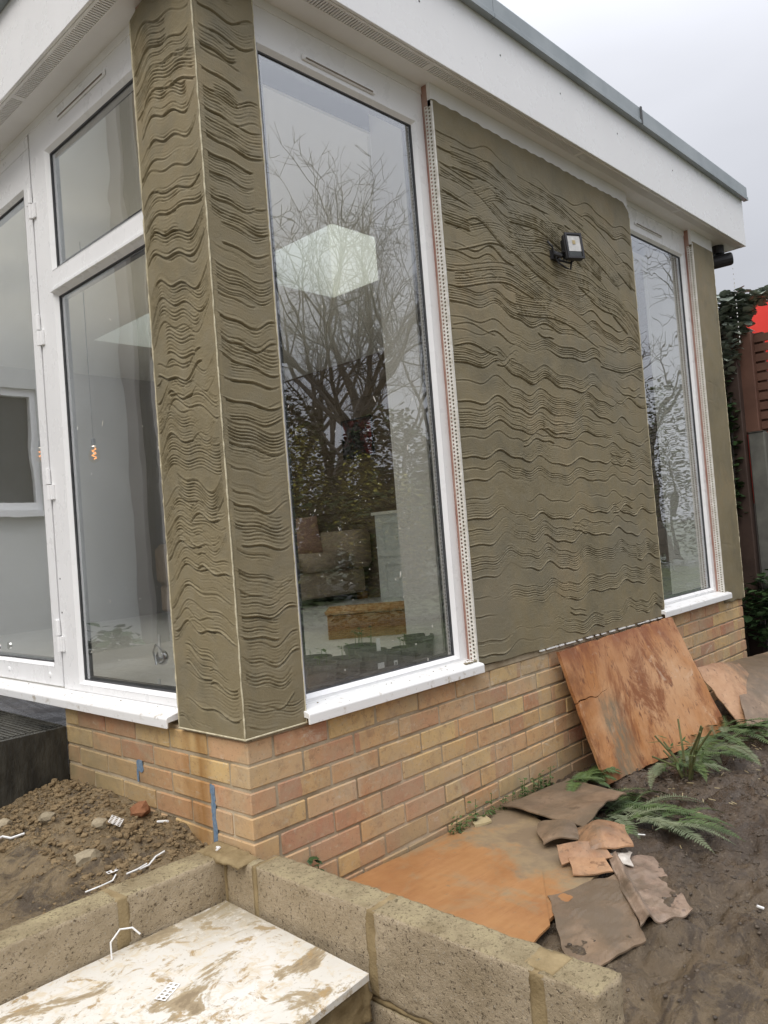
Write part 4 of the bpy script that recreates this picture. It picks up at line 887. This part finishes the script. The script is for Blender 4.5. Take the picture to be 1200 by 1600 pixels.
slab('flap','card_orange','','',[(.86,-.50,-.562),(.98,-.62,-.555),(1.01,-.56,-.515),(.92,-.44,-.525)],.005,10,8,.010,6,9,parent=t)
slab('flap','card','','',[(.95,-.37,-.55),(1.04,-.47,-.545),(1.16,-.37,-.535),(1.10,-.25,-.55)],.005,12,10,.012,7,9,bend=lambda u,v:.016*math.sin(u*3.1),parent=t)
slab('flap','card_orange','','',[(.82,-.56,-.562),(.90,-.66,-.562),(.96,-.60,-.548),(.89,-.50,-.548)],.005,8,8,.008,8,9,parent=t)
slab('torn_paper','card_scrap','white torn paper scrap stuck on the pinkish cardboard','paper scrap',[(.95,-.63,-.556),(.97,-.68,-.556),(1.07,-.65,-.552),(1.03,-.60,-.553)],.002,12,8,.012,28,18,edge=.012)
slab('wood_offcut','straw','small pale wood chip on the orange ply by the wall','wood offcut',[(.985,-.045,-.561),(1.06,-.075,-.561),(1.09,-.02,-.559),(1.02,.0,-.559)],.008,6,4,.001,2)
slab('cardboard_sheet','card','large folded brown cardboard leaning by the far brick corner','cardboard',
     [(2.98,-.36,-.60),(4.0,-.66,-.62),(4.9,-.22,-.42),(3.55,.0,-.40)],.006,26,20,.015,33,3,bend=lambda u,v:.06*math.sin(v*3.1))
slab('cardboard_sheet','card_orange','upright brown cardboard flap behind the leaning plywood','cardboard',
     [(3.02,-.30,-.61),(3.40,-.42,-.60),(3.52,-.16,-.36),(3.10,-.06,-.33)],.006,20,14,.012,35,4,bend=lambda u,v:.03*math.sin(u*4))
# ================================================================ DECK
t=empty('timber_deck',(-.5,2.2,-.35),'black painted timber deck step beside the brick plinth under the doors','deck')
for i in range(13):
    x1=.008-i*.145
    mb=MB(); mb.box(x1-.140,x1,1.2465,3.4,-.115,-.092)
    for k in range(7): mb.box(x1-.134+.0195*k,x1-.122+.0195*k,1.247,3.4,-.0921,-.0885)
    part(mb,'deck_board','deck',t)
part(MB().box(-1.88,.008,1.222,1.246,-.36,-.091),'deck_fascia','deck',t,bevel=.002)
# ================================================================ LOOSE SOIL, STONES, PLASTIC
def rock(mb,c_,r_,seed,sq=(1,1,.7)):
    b_=bmesh.new(); bmesh.ops.create_icosphere(b_,subdivisions=1 if r_<.012 else 2,radius=1); s_=Vector((seed*1.7,seed*.3,seed))
    k=len(mb.v)
    for v in b_.verts:
        d_=1+.45*mnoise.noise(v.co*1.3+s_)+.25*mnoise.noise(v.co*3+s_); p=v.co*d_*r_; mb.v.append((c_[0]+p.x*sq[0],c_[1]+p.y*sq[1],c_[2]+p.z*sq[2]))
    for f in b_.faces: mb.f.append(tuple(v.index+k for v in f.verts))
    b_.free()
rr=random.Random(21); mb=MB()
for i in range(3000):
    y_=rr.uniform(.22,1.22); x_=-abs(rr.gauss(0,.34)) - .005
    if x_<-1.1: continue
    r_=min(.012,.002+rr.expovariate(1/.0032)); 
    if x_<-.38 and y_<.75:
        if rr.random()<.6: continue
        r_*=.6
    rock(mb,(x_,y_,gz(x_,y_)+r_*.25),r_,i,(rr.uniform(.7,1.3),rr.uniform(.7,1.3),rr.uniform(.5,.9)))
o=mb.make('loose_soil','clod'); o['kind']='stuff'; o['label']='lumpy excavated soil heaped against the left brick face'
mb=MB()
for i in range(3600):
    x_=rr.uniform(.3,4.3) if i%2 else rr.uniform(.8,2.6); y_=rr.uniform(-1.5,-.02)
    if y_>-.72 and x_<1.35: continue
    r_=.002+rr.expovariate(1/.003); r_=min(r_,.006); rock(mb,(x_,y_,gz(x_,y_)+r_*.2),r_,i,(rr.uniform(.7,1.6),rr.uniform(.7,1.6),rr.uniform(.4,.8)))
o=mb.make('mud_crumbs','clod_dark',sm=True); o['kind']='stuff'; o['label']='dark crumbs and debris over the mud'
mb=MB(); rq=random.Random(77)
for i in range(20):
    x_=rq.uniform(.25,1.13); y_=rq.uniform(-.02,.04); rock(mb,(x_,y_,.0305+(y_+.022)*.22),rq.uniform(.0012,.0035),i,(1.3,1.1,.5))
for i in range(12): rock(mb,(rq.uniform(1.08,1.14),rq.uniform(.0,.045),.040),rq.uniform(.003,.008),i,(1.3,1.1,.6))
for i in range(16):
    y_=rq.uniform(.40,2.0); x_=rq.uniform(-.02,.04); rock(mb,(x_,y_,.0305+(x_+.022)*.22),rq.uniform(.0012,.003),i,(1.3,1.1,.5))
o=mb.make('render_crumbs','render'); o['kind']='stuff'; o['label']='crumbs of dropped render on the white sills'
for x_,y_,r_,mt,lab in ((-.30,.42,.038,'stone','biggest angular buff stone in the middle of the soil'),(-.24,.86,.026,'stone','flat pale stone near the top of the soil heap'),(-.34,.98,.024,'stone','rounded stone left of the white mesh scraps'),(-.04,.58,.034,'redstone','rusty brown shard against the left brick face'),(-.12,.50,.022,'clod','grey lump beside the white mesh scrap'),(-.62,.93,.03,'redstone','reddish shard at the left of the soil'),(-.17,.62,.026,'stone','small tan stone uphill of the largest white mesh scrap')):
    mb=MB(); rock(mb,(x_,y_,gz(x_,y_)+r_*.35),r_,int(r_*1000),(1.1,.9,.75)); mb.top('stone',mt,lab,'stone',sm=False,group='stones in the soil heap')
# perforated bead offcuts (white mesh scraps)
def mesh_scrap(x_,y_,L1,L2,ang,tilt,seed,label,dz=.012):
    mb=MB(); n1=max(2,int(L1/.014)); n2=max(1,int(L2/.014)); R=Matrix.Rotation(ang,3,'Z')@Matrix.Rotation(tilt,3,'X'); c0=Vector((x_,y_,gz(x_,y_)+dz)); p_=.014
    for i in range(n1):
        for j in range(n2):
            cx,cy=(i-n1/2)*p_,(j-n2/2)*p_
            outer=[(cx+p_/2,cy),(cx+p_/2,cy+p_/2),(cx,cy+p_/2),(cx-p_/2,cy+p_/2),(cx-p_/2,cy),(cx-p_/2,cy-p_/2),(cx,cy-p_/2),(cx+p_/2,cy-p_/2)]
            inner=[(cx+p_*.33*math.cos(q*math.pi/4),cy+p_*.33*math.sin(q*math.pi/4)) for q in range(8)]
            mb.add([c0+R@Vector((*q,.05*q[0]*math.sin(q[0]*60))) for q in outer+inner],[(q,(q+1)%8,8+(q+1)%8,8+q) for q in range(8)])
    return mb.top('plastic_mesh_scrap','plastic',label,'plastic scrap',group='white plastic bead offcuts')
mesh_scrap(-.145,.56,.075,.042,.9,.5,1,'largest white perforated plastic offcut near the brick face',.02)
mesh_scrap(-.565,.62,.06,.03,.2,.3,2,'white perforated offcut at the left of the soil')
mesh_scrap(-.60,.42,.05,.03,.7,.4,3,'lace-like white offcut just above the puddled soil')
mesh_scrap(-.27,.33,.045,.016,.1,.2,4,'small white offcut in the middle behind the block wall')
def strand(pts,r_,label,name='plastic_strand'):
    P3=[]
    for q in pts: P3.append((q[0],q[1],q[2] if len(q)>2 else gz(*q)+.012))
    return MB().tube(P3,r_,6).top(name,'plastic',label,'plastic strand',group='thin white plastic strands')
strand([(-.44,.86),(-.42,.85),(-.39,.86),(-.37,.84),(-.33,.83)],.004,'zigzag white plastic strip near the dark deck')
strand([(-.23,.25),(-.20,.25),(-.17,.26),(-.14,.26)],.0028,'short white strand near the block wall joint')
strand([(-.29,.215,-.338),(-.26,.21,-.335),(-.22,.225,-.336)],.0025,'white strand lying along the back edge of the block wall')
strand([(-.42,.20,-.337),(-.38,.195,-.335),(-.34,.20,-.335),(-.325,.208,-.325)],.0022,'long thin white strand across the block wall top')
strand([(-.69,.40),(-.66,.39),(-.63,.395)],.0022,'fine white strand at the left frame edge of the soil')
strand([(-.04,.47),(-.03,.44),(-.03,.42)],.004,'white flake close to the brick face')
strand([(-.045,.125,-.335),(-.03,.13,-.333),(-.03,.145,-.335)],.004,'tiny white flake on the block wall corner')
strand([(-.43,.05,-.469),(-.425,.06,-.43),(-.40,.055,-.405),(-.37,.045,-.41),(-.355,.035,-.43)],.0025,'looped white plastic wire standing up on the white board','plastic_wire')
mesh_scrap(-.42,-.20,.07,.028,.5,.1,7,'faint perforated offcut lying on the white board',0).location.z=-.469
strand([(1.30,-.55),(1.305,-.575)],.0025,'white fleck in the ferns'); strand([(.98,-1.07),(.99,-1.085)],.004,'white pebble-like fleck on the mud')
# ================================================================ PLANTS
def frond(base,dirv,L_,wid,seed,droop=.35,mb=None):
    mb=mb or MB(); rr_=random.Random(seed); d_=Vector(dirv).normalized(); side=d_.cross(Vector((0,0,1))); side.normalize(); base=Vector(base); pts=[]
    n=16
    for i in range(n+1):
        s_=i/n; pts.append(base+d_*L_*s_+Vector((0,0,.085*L_*math.sin(s_*2.6)-droop*L_*s_*s_*.6))+side*.10*L_*(s_*s_)*math.sin(seed*1.9)+side*.05*L_*math.sin(s_*3+seed))
    mb.tube(pts,[.0022*(1-.7*i/n) for i in range(n+1)],4)
    for i in range(2,n+1):
        for sg in (-1,1):
            for h2 in (0,.5):
                s_=min(1,(i+h2)/n); p=pts[i].lerp(pts[min(i+1,n)],h2); l=wid*math.sin(math.pi*min(1,s_*.9+.12))**.8*rr_.uniform(.85,1.1); t_=(pts[min(i+1,n)]-pts[i-1]).normalized()
                dd=(side*sg*.92+t_*.42+Vector((0,0,rr_.uniform(-.15,.12)))).normalized(); w_=t_*.0021
                mb.add([p-w_,p+dd*l*.5-w_*1.1+Vector((0,0,.002)),p+dd*l,p+dd*l*.5+w_*1.1,p+w_],[(0,1,2,3,4)])
    return mb
def fern(x_,y_,specs,label,mats=('fern',)):
    z_=gz(x_,y_); t=empty('fern',(x_,y_,z_),label,'fern','trampled ferns by the wall'); specs=[(a,L_,w_,el*.45,dx,dy) for a,L_,w_,el,dx,dy in specs]
    for i,(ang,L_,wd,el,dx,dy) in enumerate(specs):
        part(frond((x_+dx,y_+dy,z_+.03),(math.cos(ang),math.sin(ang),el),L_,wd,i+int(x_*10)),'frond',mats[i%len(mats)],t)
    return t
rr=random.Random(4)
def rf(n,a0,a1,l0,l1,w0,w1,e0,e1,dx0,dx1,dy0,dy1): return [(rr.uniform(a0,a1),rr.uniform(l0,l1),rr.uniform(w0,w1),rr.uniform(e0,e1),rr.uniform(dx0,dx1),rr.uniform(dy0,dy1)) for _ in range(n)]
fern(1.42,-.30,rf(34,-2.4,.1,.16,.34,.035,.055,.0,.28,-.12,.16,-.14,.12),'fern fronds squashed under the edge of the grey cardboard',('fern','fern','fern_grey'))
fern(1.36,-.55,rf(14,-2.0,-.1,.14,.28,.03,.045,.0,.15,-.08,.14,-.10,.08),'greyish fern fronds spreading onto the mud beside the crumpled box',('fern_grey','fern'))
fern(2.42,-.36,rf(46,-3.3,.9,.14,.34,.03,.05,.0,.35,-.38,.50,-.08,.08),'fern clump at the foot of the leaning plywood',('fern','fern','fern_grey'))
fern(3.02,-.50,rf(34,-3.3,.6,.16,.36,.03,.05,.0,.35,-.28,.34,-.12,.12),'fern fronds right of the leaning plywood at the frame edge',('fern','fern_grey'))
fern(1.72,-.09,rf(16,-3.0,-.2,.1,.2,.03,.04,.0,.5,-.16,.10,-.04,.02),'short fern fronds between brick wall and leaning board')
t=empty('cut_shrub',(2.05,-.42,-.6),'cut-back shrub with bare upright green stems beside the ferns','shrub')
for i in range(11):
    a=rr.uniform(0,6.28); s_=Vector((math.cos(a),math.sin(a),0)); h_=rr.uniform(.10,.26); p0=Vector((2.05,-.42,-.61))+s_*.02
    part(MB().tube([p0,p0+s_*.03+Vector((0,0,h_*.5)),p0+s_*rr.uniform(.04,.15)+Vector((0,0,h_))],[.006,.005,.004],6),'stem','stem',t)
mb=MB()
for i in range(50):
    a=rr.uniform(0,6.28); l=rr.uniform(.03,.07); c0=Vector((2.05+rr.uniform(-.09,.09),-.42+rr.uniform(-.09,.09),-.60+rr.uniform(.0,.16))); dd=Vector((math.cos(a),math.sin(a),rr.uniform(-.2,.6)))*l; w_=Vector((-math.sin(a),math.cos(a),0))*.004; mb.add([c0-w_,c0+dd*.5-w_*1.4,c0+dd,c0+dd*.5+w_*1.4,c0+w_],[(0,1,2,3,4)])
part(mb,'leaves','fern',t)
def leafball(mb,c_,rad3,n,size,rr_,asp=.5):
    for i in range(n):
        while True:
            q=Vector((rr_.uniform(-1,1),rr_.uniform(-1,1),rr_.uniform(-1,1)))
            if q.length<=1: break
        q=q*(.55+.45*rr_.random()) if q.length<.5 else q
        p=Vector(c_)+Vector((q.x*rad3[0],q.y*rad3[1],q.z*rad3[2])); a=rr_.uniform(0,6.28); l=size*rr_.uniform(.6,1.3)
        dd=Vector((math.cos(a),math.sin(a),rr_.uniform(-.7,.5))).normalized()*l; s_=dd.cross(Vector((rr_.uniform(-.4,.4),rr_.uniform(-.4,.4),1))).normalized()*l*asp; up=Vector((0,0,l*.08))
        mb.add([p,p+dd*.35+s_*.9+up,p+dd*.75+s_*.7+up,p+dd,p+dd*.75-s_*.7+up,p+dd*.35-s_*.9+up],[(0,1,2,3),(0,3,4,5)])
for x0,x1,n,lab in ((.86,1.30,12,'row of tiny weeds at the brick foot left of the grey cardboard'),(1.34,1.62,9,'small weeds at the brick foot behind the grey cardboard')):
    t=empty('weed_patch',(x0,-.01,-.59),lab,'weeds')
    for i in range(n):
        x_=x0+(x1-x0)*i/n+rr.uniform(-.02,.02); h_=rr.uniform(.03,.11); mb=MB(); mb.tube([(x_,-.012,-.59),(x_+.01,-.02,-.585+h_)],.0015,4); leafball(mb,(x_,-.022,-.575+h_*.45),(.022,.014,h_*.6),18,.017,rr,.35); part(mb,'weed','fern',t)
t=empty('ivy_sprig',(.30,-.02,-.53),'small dark three-leaved sprig between block wall and bricks','sprig')
mb=MB(); leafball(mb,(.21,-.03,-.43),(.035,.02,.022),9,.030,rr,.45); part(mb,'leaves','leaf',t); part(MB().tube([(.24,-.02,-.55),(.22,-.025,-.44)],.002,5),'stem','stem',t)
# dead leaf litter on dark mud near the board
mb=MB(); leafball(mb,(1.95,-.34,gz(1.95,-.34)+.012),(.35,.16,.012),260,.022,rr,.25); leafball(mb,(2.4,-.6,gz(2.4,-.6)+.012),(.6,.3,.01),240,.022,rr,.2)
o=mb.make('leaf_litter','clod_dark'); o['kind']='stuff'; o['label']='dead dark leaf litter around the ferns'
mb=MB()
for i in range(60):
    x_=rr.uniform(1.3,2.7); y_=rr.uniform(-.75,-.2); a=rr.uniform(0,3.14); l=rr.uniform(.01,.035); z_=gz(x_,y_)+.008; mb.tube([(x_,y_,z_),(x_+l*math.cos(a),y_+l*math.sin(a),z_+.004)],.0016,4)
o=mb.make('straw_bits','straw'); o['kind']='stuff'; o['label']='pale straw and twig bits scattered on the mud'
# ================================================================ BEYOND THE FAR END
t=empty('slatted_fence',(5.0,-.5,-.6),'red-brown slatted trellis fence panel with a boxed post','fence')
part(MB().box(4.93,5.07,.055,.205,1.14,1.905),'fence_post','fence',t,bevel=.006)
z_=1.16
while z_<1.87:
    part(MB().box(4.99,5.012,-.32,.054,z_,z_+.057),'slat','fence',t); z_+=.074
part(MB().box(5.013,5.05,-.005,.054,1.14,1.9),'rail','fence',t)
for y_ in (-.30,): part(MB().box(5.013,5.05,y_,y_+.05,1.15,1.9),'batten','fence',t)
for i in range(3): part(MB().box(5.0,5.02,-.38+.148*i,-.236+.148*i,-.6,1.13),'board','fence',t)
t=empty('fence_posts',(4.95,.1,-.6),'grey concrete fence post under the boxed brown post','post'); part(MB().box(4.90,5.0,.015,.135,-.6,1.135),'post_shaft','concrete',t,bevel=.01); part(MB().box(4.895,5.005,.02,.13,1.1355,1.139),'post_cap','concrete',t)
t=empty('timber_post',(4.9,.2,-.6),'dark brown timber post squeezed between concrete post and building','post'); part(MB().box(4.86,4.95,.15,.26,-.6,1.72),'post_shaft','fencedark',t,bevel=.006); part(MB().box(4.85,4.96,.265,.28,-.6,1.5),'side_board','fencedark',t)
MB().hexa([(5.55,-.16,.6),(5.6,-.16,.6),(5.6,.4,.6),(5.55,.4,.6),(5.55,-.16,2.25),(5.6,-.16,2.25),(5.6,.28,2.245),(5.55,.28,2.245)]).top('red_sheet','red','bright red sheeting standing behind the slatted fence','sheeting')
# neighbour's shed with roof edge under the ivy
t=empty('neighbour_shed',(6.2,1.4,-.6),'dark neighbouring shed with a sloping felt roof and pale eaves board','shed')
part(MB().box(5.0,8.5,.55,3.5,-.6,2.05),'shed_wall','fencedark',t)
part(MB().hexa([(4.85,.35,2.10),(8.7,.35,2.10),(8.7,3.6,2.55),(4.85,3.6,2.55),(4.85,.35,2.16),(8.7,.35,2.16),(8.7,3.6,2.61),(4.85,3.6,2.61)]),'shed_roof','roofdark',t)
part(MB().box(4.84,8.7,.32,.348,2.04,2.15),'eaves_board','soffit',t)
# ivy
t=empty('ivy',(4.85,.2,-.6),'grey-green ivy tumbling over the shed eaves and down beside the brown post','ivy')
mb=MB(); leafball(mb,(5.0,.19,2.13),(.16,.15,.15),420,.075,rr,.55); leafball(mb,(5.05,-.02,2.17),(.16,.16,.05),160,.06,rr,.5); leafball(mb,(4.87,.24,1.80),(.10,.12,.28),260,.06,rr,.5); leafball(mb,(4.98,.16,1.97),(.10,.07,.08),120,.07,rr,.5)
part(mb,'foliage','ivy',t)
mb=MB(); leafball(mb,(4.83,.24,1.25),(.05,.07,.38),150,.05,rr,.5); leafball(mb,(4.84,.22,.75),(.04,.05,.3),60,.05,rr,.5); part(mb,'hanging_foliage','leaf',t)
part(MB().tube([(4.84,.26,-.6),(4.83,.25,.6),(4.86,.22,1.4),(4.95,.15,2.1)],[.012,.01,.008,.005],6),'vine','bark',t)
t=empty('laurel_bush',(4.75,-.05,-.6),'dark glossy-leaved bush in the gap past the brick corner','bush')
mb=MB(); leafball(mb,(4.72,.02,-.18),(.26,.22,.30),420,.075,rr,.4); part(mb,'foliage','leaf',t); part(MB().tube([(4.75,.0,-.62),(4.74,.02,-.1)],.012,6),'stem','bark',t)
# ================================================================ REFLECTED SURROUNDINGS (behind and beside the camera)
def bare_tree(seed,H,r0,lean=(0,0)):
    rr_=random.Random(seed); mb=MB(); cnt=[0]
    def grow(p,d_,L_,r_,lv):
        if cnt[0]>9000 or r_<.0075 or lv>10: return
        n=4 if lv<3 else 2; pts=[p]; rs=[r_]; q=p.copy(); dd=d_.copy()
        for i in range(n):
            dd=(dd+Vector((rr_.gauss(0,.12),rr_.gauss(0,.12),rr_.gauss(.03,.08)))*(1 if lv<5 else 1.4)).normalized(); q=q+dd*L_/n; pts.append(q.copy()); rs.append(r_*(1-.38*(i+1)/n))
        mb.tube(pts,rs,6 if lv<2 else 4 if lv<4 else 3,False); cnt[0]+=1
        nb=rr_.choice((2,3)) if lv>0 else 3
        for k in range(nb):
            a=rr_.uniform(0,6.28); sp_=rr_.uniform(.3,.75); ax=dd.orthogonal().normalized(); ax.rotate(Matrix.Rotation(a,3,dd)); nd=(dd*math.cos(sp_)+ax*math.sin(sp_)); nd.z+=.12; nd.normalize()
            grow(q,nd,L_*rr_.uniform(.6,.82),rs[-1]*rr_.uniform(.55,.8),lv+1)
        if 1<=lv<=5:
            for k in range(3):
                i=rr_.randint(1,n); a=rr_.uniform(0,6.28); ax=dd.orthogonal().normalized(); ax.rotate(Matrix.Rotation(a,3,dd)); nd=(dd*.5+ax*.8); nd.z+=.15; nd.normalize(); grow(pts[i],nd,L_*.5,max(r_*.3,.009),lv+2)
    grow(Vector((0,0,0)),Vector((lean[0],lean[1],1)).normalized(),H*.30,r0,0)
    return mb
def tree_at(mb,x_,y_,label,s_=1,rz=0):
    t=empty('bare_tree',(x_,y_,-.45),label,'tree','bare winter trees across the garden'); me=mb.mesh('branches'); o=link('trunk_and_branches',me,'bark',t); t.scale=(s_,)*3; t.rotation_euler.z=rz; return t
tA=bare_tree(3,17,.34,(.05,0)); tB=bare_tree(8,15,.22,(-.03,.05)); tC=bare_tree(12,14,.16)
ux=Vector((.69,-.72,0)); px=Vector((.72,.69,0)); O0=Vector((.6,0,0))
def rp(dist,side): q=O0+ux*dist+px*side; return q.x,q.y
tree_at(tA,*rp(29,-.9),'tall pollarded bare tree with thick trunk mirrored in the big window',1.23)
tree_at(tB,*rp(31,.7),'slender bare tree right of the thick pollarded one',1.28,2)
tree_at(tC,*rp(28,1.9),'thin bare tree at the right of the mirrored row',1.34,1)
tree_at(tC,*rp(33,-2.9),'thin bare tree at the left of the mirrored row',1.41,4)
tree_at(tB,*rp(35,3.4),'bare tree behind the row on the right',1.34,5)
tree_at(tC,*rp(30,2.6),'fine-twigged bare tree at the right edge of the mirrored row',1.21,3)
tree_at(tA,*rp(34,1.6),'tall bare tree behind the slender one',1.21,2.2)
tree_at(tB,*rp(30,-1.9),'bare tree left of the thick pollarded one',1.08,5.5)
tree_at(tC,*rp(24,.4),'leaning bare tree in front of the mirrored row',0.97,2.6)
tree_at(tB,15.5,-5.3,'bare tree mirrored in the far narrow window',.62,3)
tree_at(tC,17.5,-6.6,'second bare tree mirrored in the far narrow window',.8,3.4)
def bush(x_,y_,r3,n,size,mat,label,name='evergreen_bush',cz=None):
    z0=-.5; t=empty(name,(x_,y_,z0),label,'bush'); mb=MB(); leafball(mb,(x_,y_,z0+(cz or r3[2]*.9)),r3,n,size,rr,.4); part(mb,'foliage',mat,t); part(MB().tube([(x_,y_,z0),(x_,y_,z0+r3[2])],.06,6),'trunk','bark',t); return t
for i,(dd_,sd_,r3,mt,lab) in enumerate(((17,-1.6,(1.5,1.5,2.7),'farleaf','broad dark evergreen at the left of the mirrored garden'),(18,1.2,(1.5,1.5,2.4),'farleaf','dark evergreen in the middle of the mirrored garden'),(17,3.2,(1.5,1.5,2.2),'farleaf','dark evergreen on the right of the mirrored garden'),(13.5,-.75,(.5,.5,1.85),'yellowleaf','tall yellow-green shrub mirrored in the big window'),(13,.35,(.55,.55,1.5),'yellowleaf','bushy yellow-green shrub mirrored in the big window'),(13.2,1.2,(.5,.5,1.25),'yellowleaf','low yellow-green shrub mirrored at the right'))):
    bush(*rp(dd_,sd_),r3,6000 if i<3 else 2200,.15 if i<3 else .085,mt,lab)
bush(16.5,-5.6,(1.1,1.1,2.3),5200,.085,'farleaf','dark evergreen mirrored in the far narrow window')
mb=MB()
for i in range(60): 
    a=-2.9+i*.036; leafball(mb,(14*math.cos(a)+2,14*math.sin(a),.7),(.9,.9,1.3),110,.22,rr,.4)
for i in range(22):  # near row added behind the camera so the big window reflects something dark
    q=rp(8.2,-3.2+.32*i); leafball(mb,(q[0],q[1],.25),(.5,.5,1.15),420,.10,rr,.4)
o=mb.make('garden_hedge','farleaf'); o['label']='dark evergreen hedge round the garden, with a near row added to darken the window reflection'; o['category']='hedge'
# main house wing facing the left window
t=empty('main_house',(-3,5.6,-.35),'pale rendered house wing with a white framed window, mirrored in the left panes','house')
mb=MB(); X0,X1,Z0,Z1=-1.66,-.5,1.08,2.22
mb.box(-2.55,X0,5.45,5.9,-.6,7.4); mb.box(X1,.04,5.45,5.9,-.6,7.4); mb.box(X0,X1,5.45,5.9,-.6,Z0); mb.box(X0,X1,5.45,5.9,Z1,7.4); mb.box(.04,8,5.45,5.9,2.9,7.4); part(mb,'house_wall','house',t)
mb=MB(); ring(mb,'y',5.48,5.55,X0,X1,Z0,Z1,.07,.07,.07,.07); mb.box(-1.1,-1.05,5.485,5.545,Z0+.07,Z1-.07); wf=part(mb,'house_window','upvc',t); part(MB().box(X0+.01,X1-.01,5.556,5.57,Z0+.01,Z1-.01),'pane','darkglass',wf); part(MB().box(X0-.05,X1+.05,5.38,5.4495,Z0-.06,Z0-.001),'house_sill','upvc',wf)
part(MB().box(-9,-2.5501,5.2,5.9,-.6,7.4),'side_wall','house_taupe',t); part(MB().box(-9,-2.75,5.17,5.1995,2.6,7.4),'tile_hanging','tile',t)
part(MB().tube([(-2.62,5.12,-.4),(-2.62,5.12,7.3)],.06,10),'downpipe','blackmetal',t)
part(MB().hexa([(-9,4.9,7.45),(-2.601,4.9,7.45),(-2.601,8,9.4),(-9,8,9.4),(-9,4.9,7.55),(-2.601,4.9,7.55),(-2.601,8,9.5),(-9,8,9.5)]),'side_roof','tile',t)
part(MB().hexa([(-2.6,5.2,7.45),(8,5.2,7.45),(8,9,9.4),(-2.6,9,9.4),(-2.6,5.2,7.55),(8,5.2,7.55),(8,9,9.5),(-2.6,9,9.5)]),'main_roof','tile',t)
mb=MB(); mb.box(-9,.04,3.6,5.19,-.36,-.30); o=mb.make('patio','concrete'); struct(o)
for x_,s_,lab in ((-1.9,.35,'low dark shrub at the foot of the house wing'),(-3.1,.45,'spiky shrub in front of the taupe side wall')):
    b_=bush(x_,4.85,(s_,s_*.8,s_*.7),260,.12,'leaf',lab,'patio_shrub');
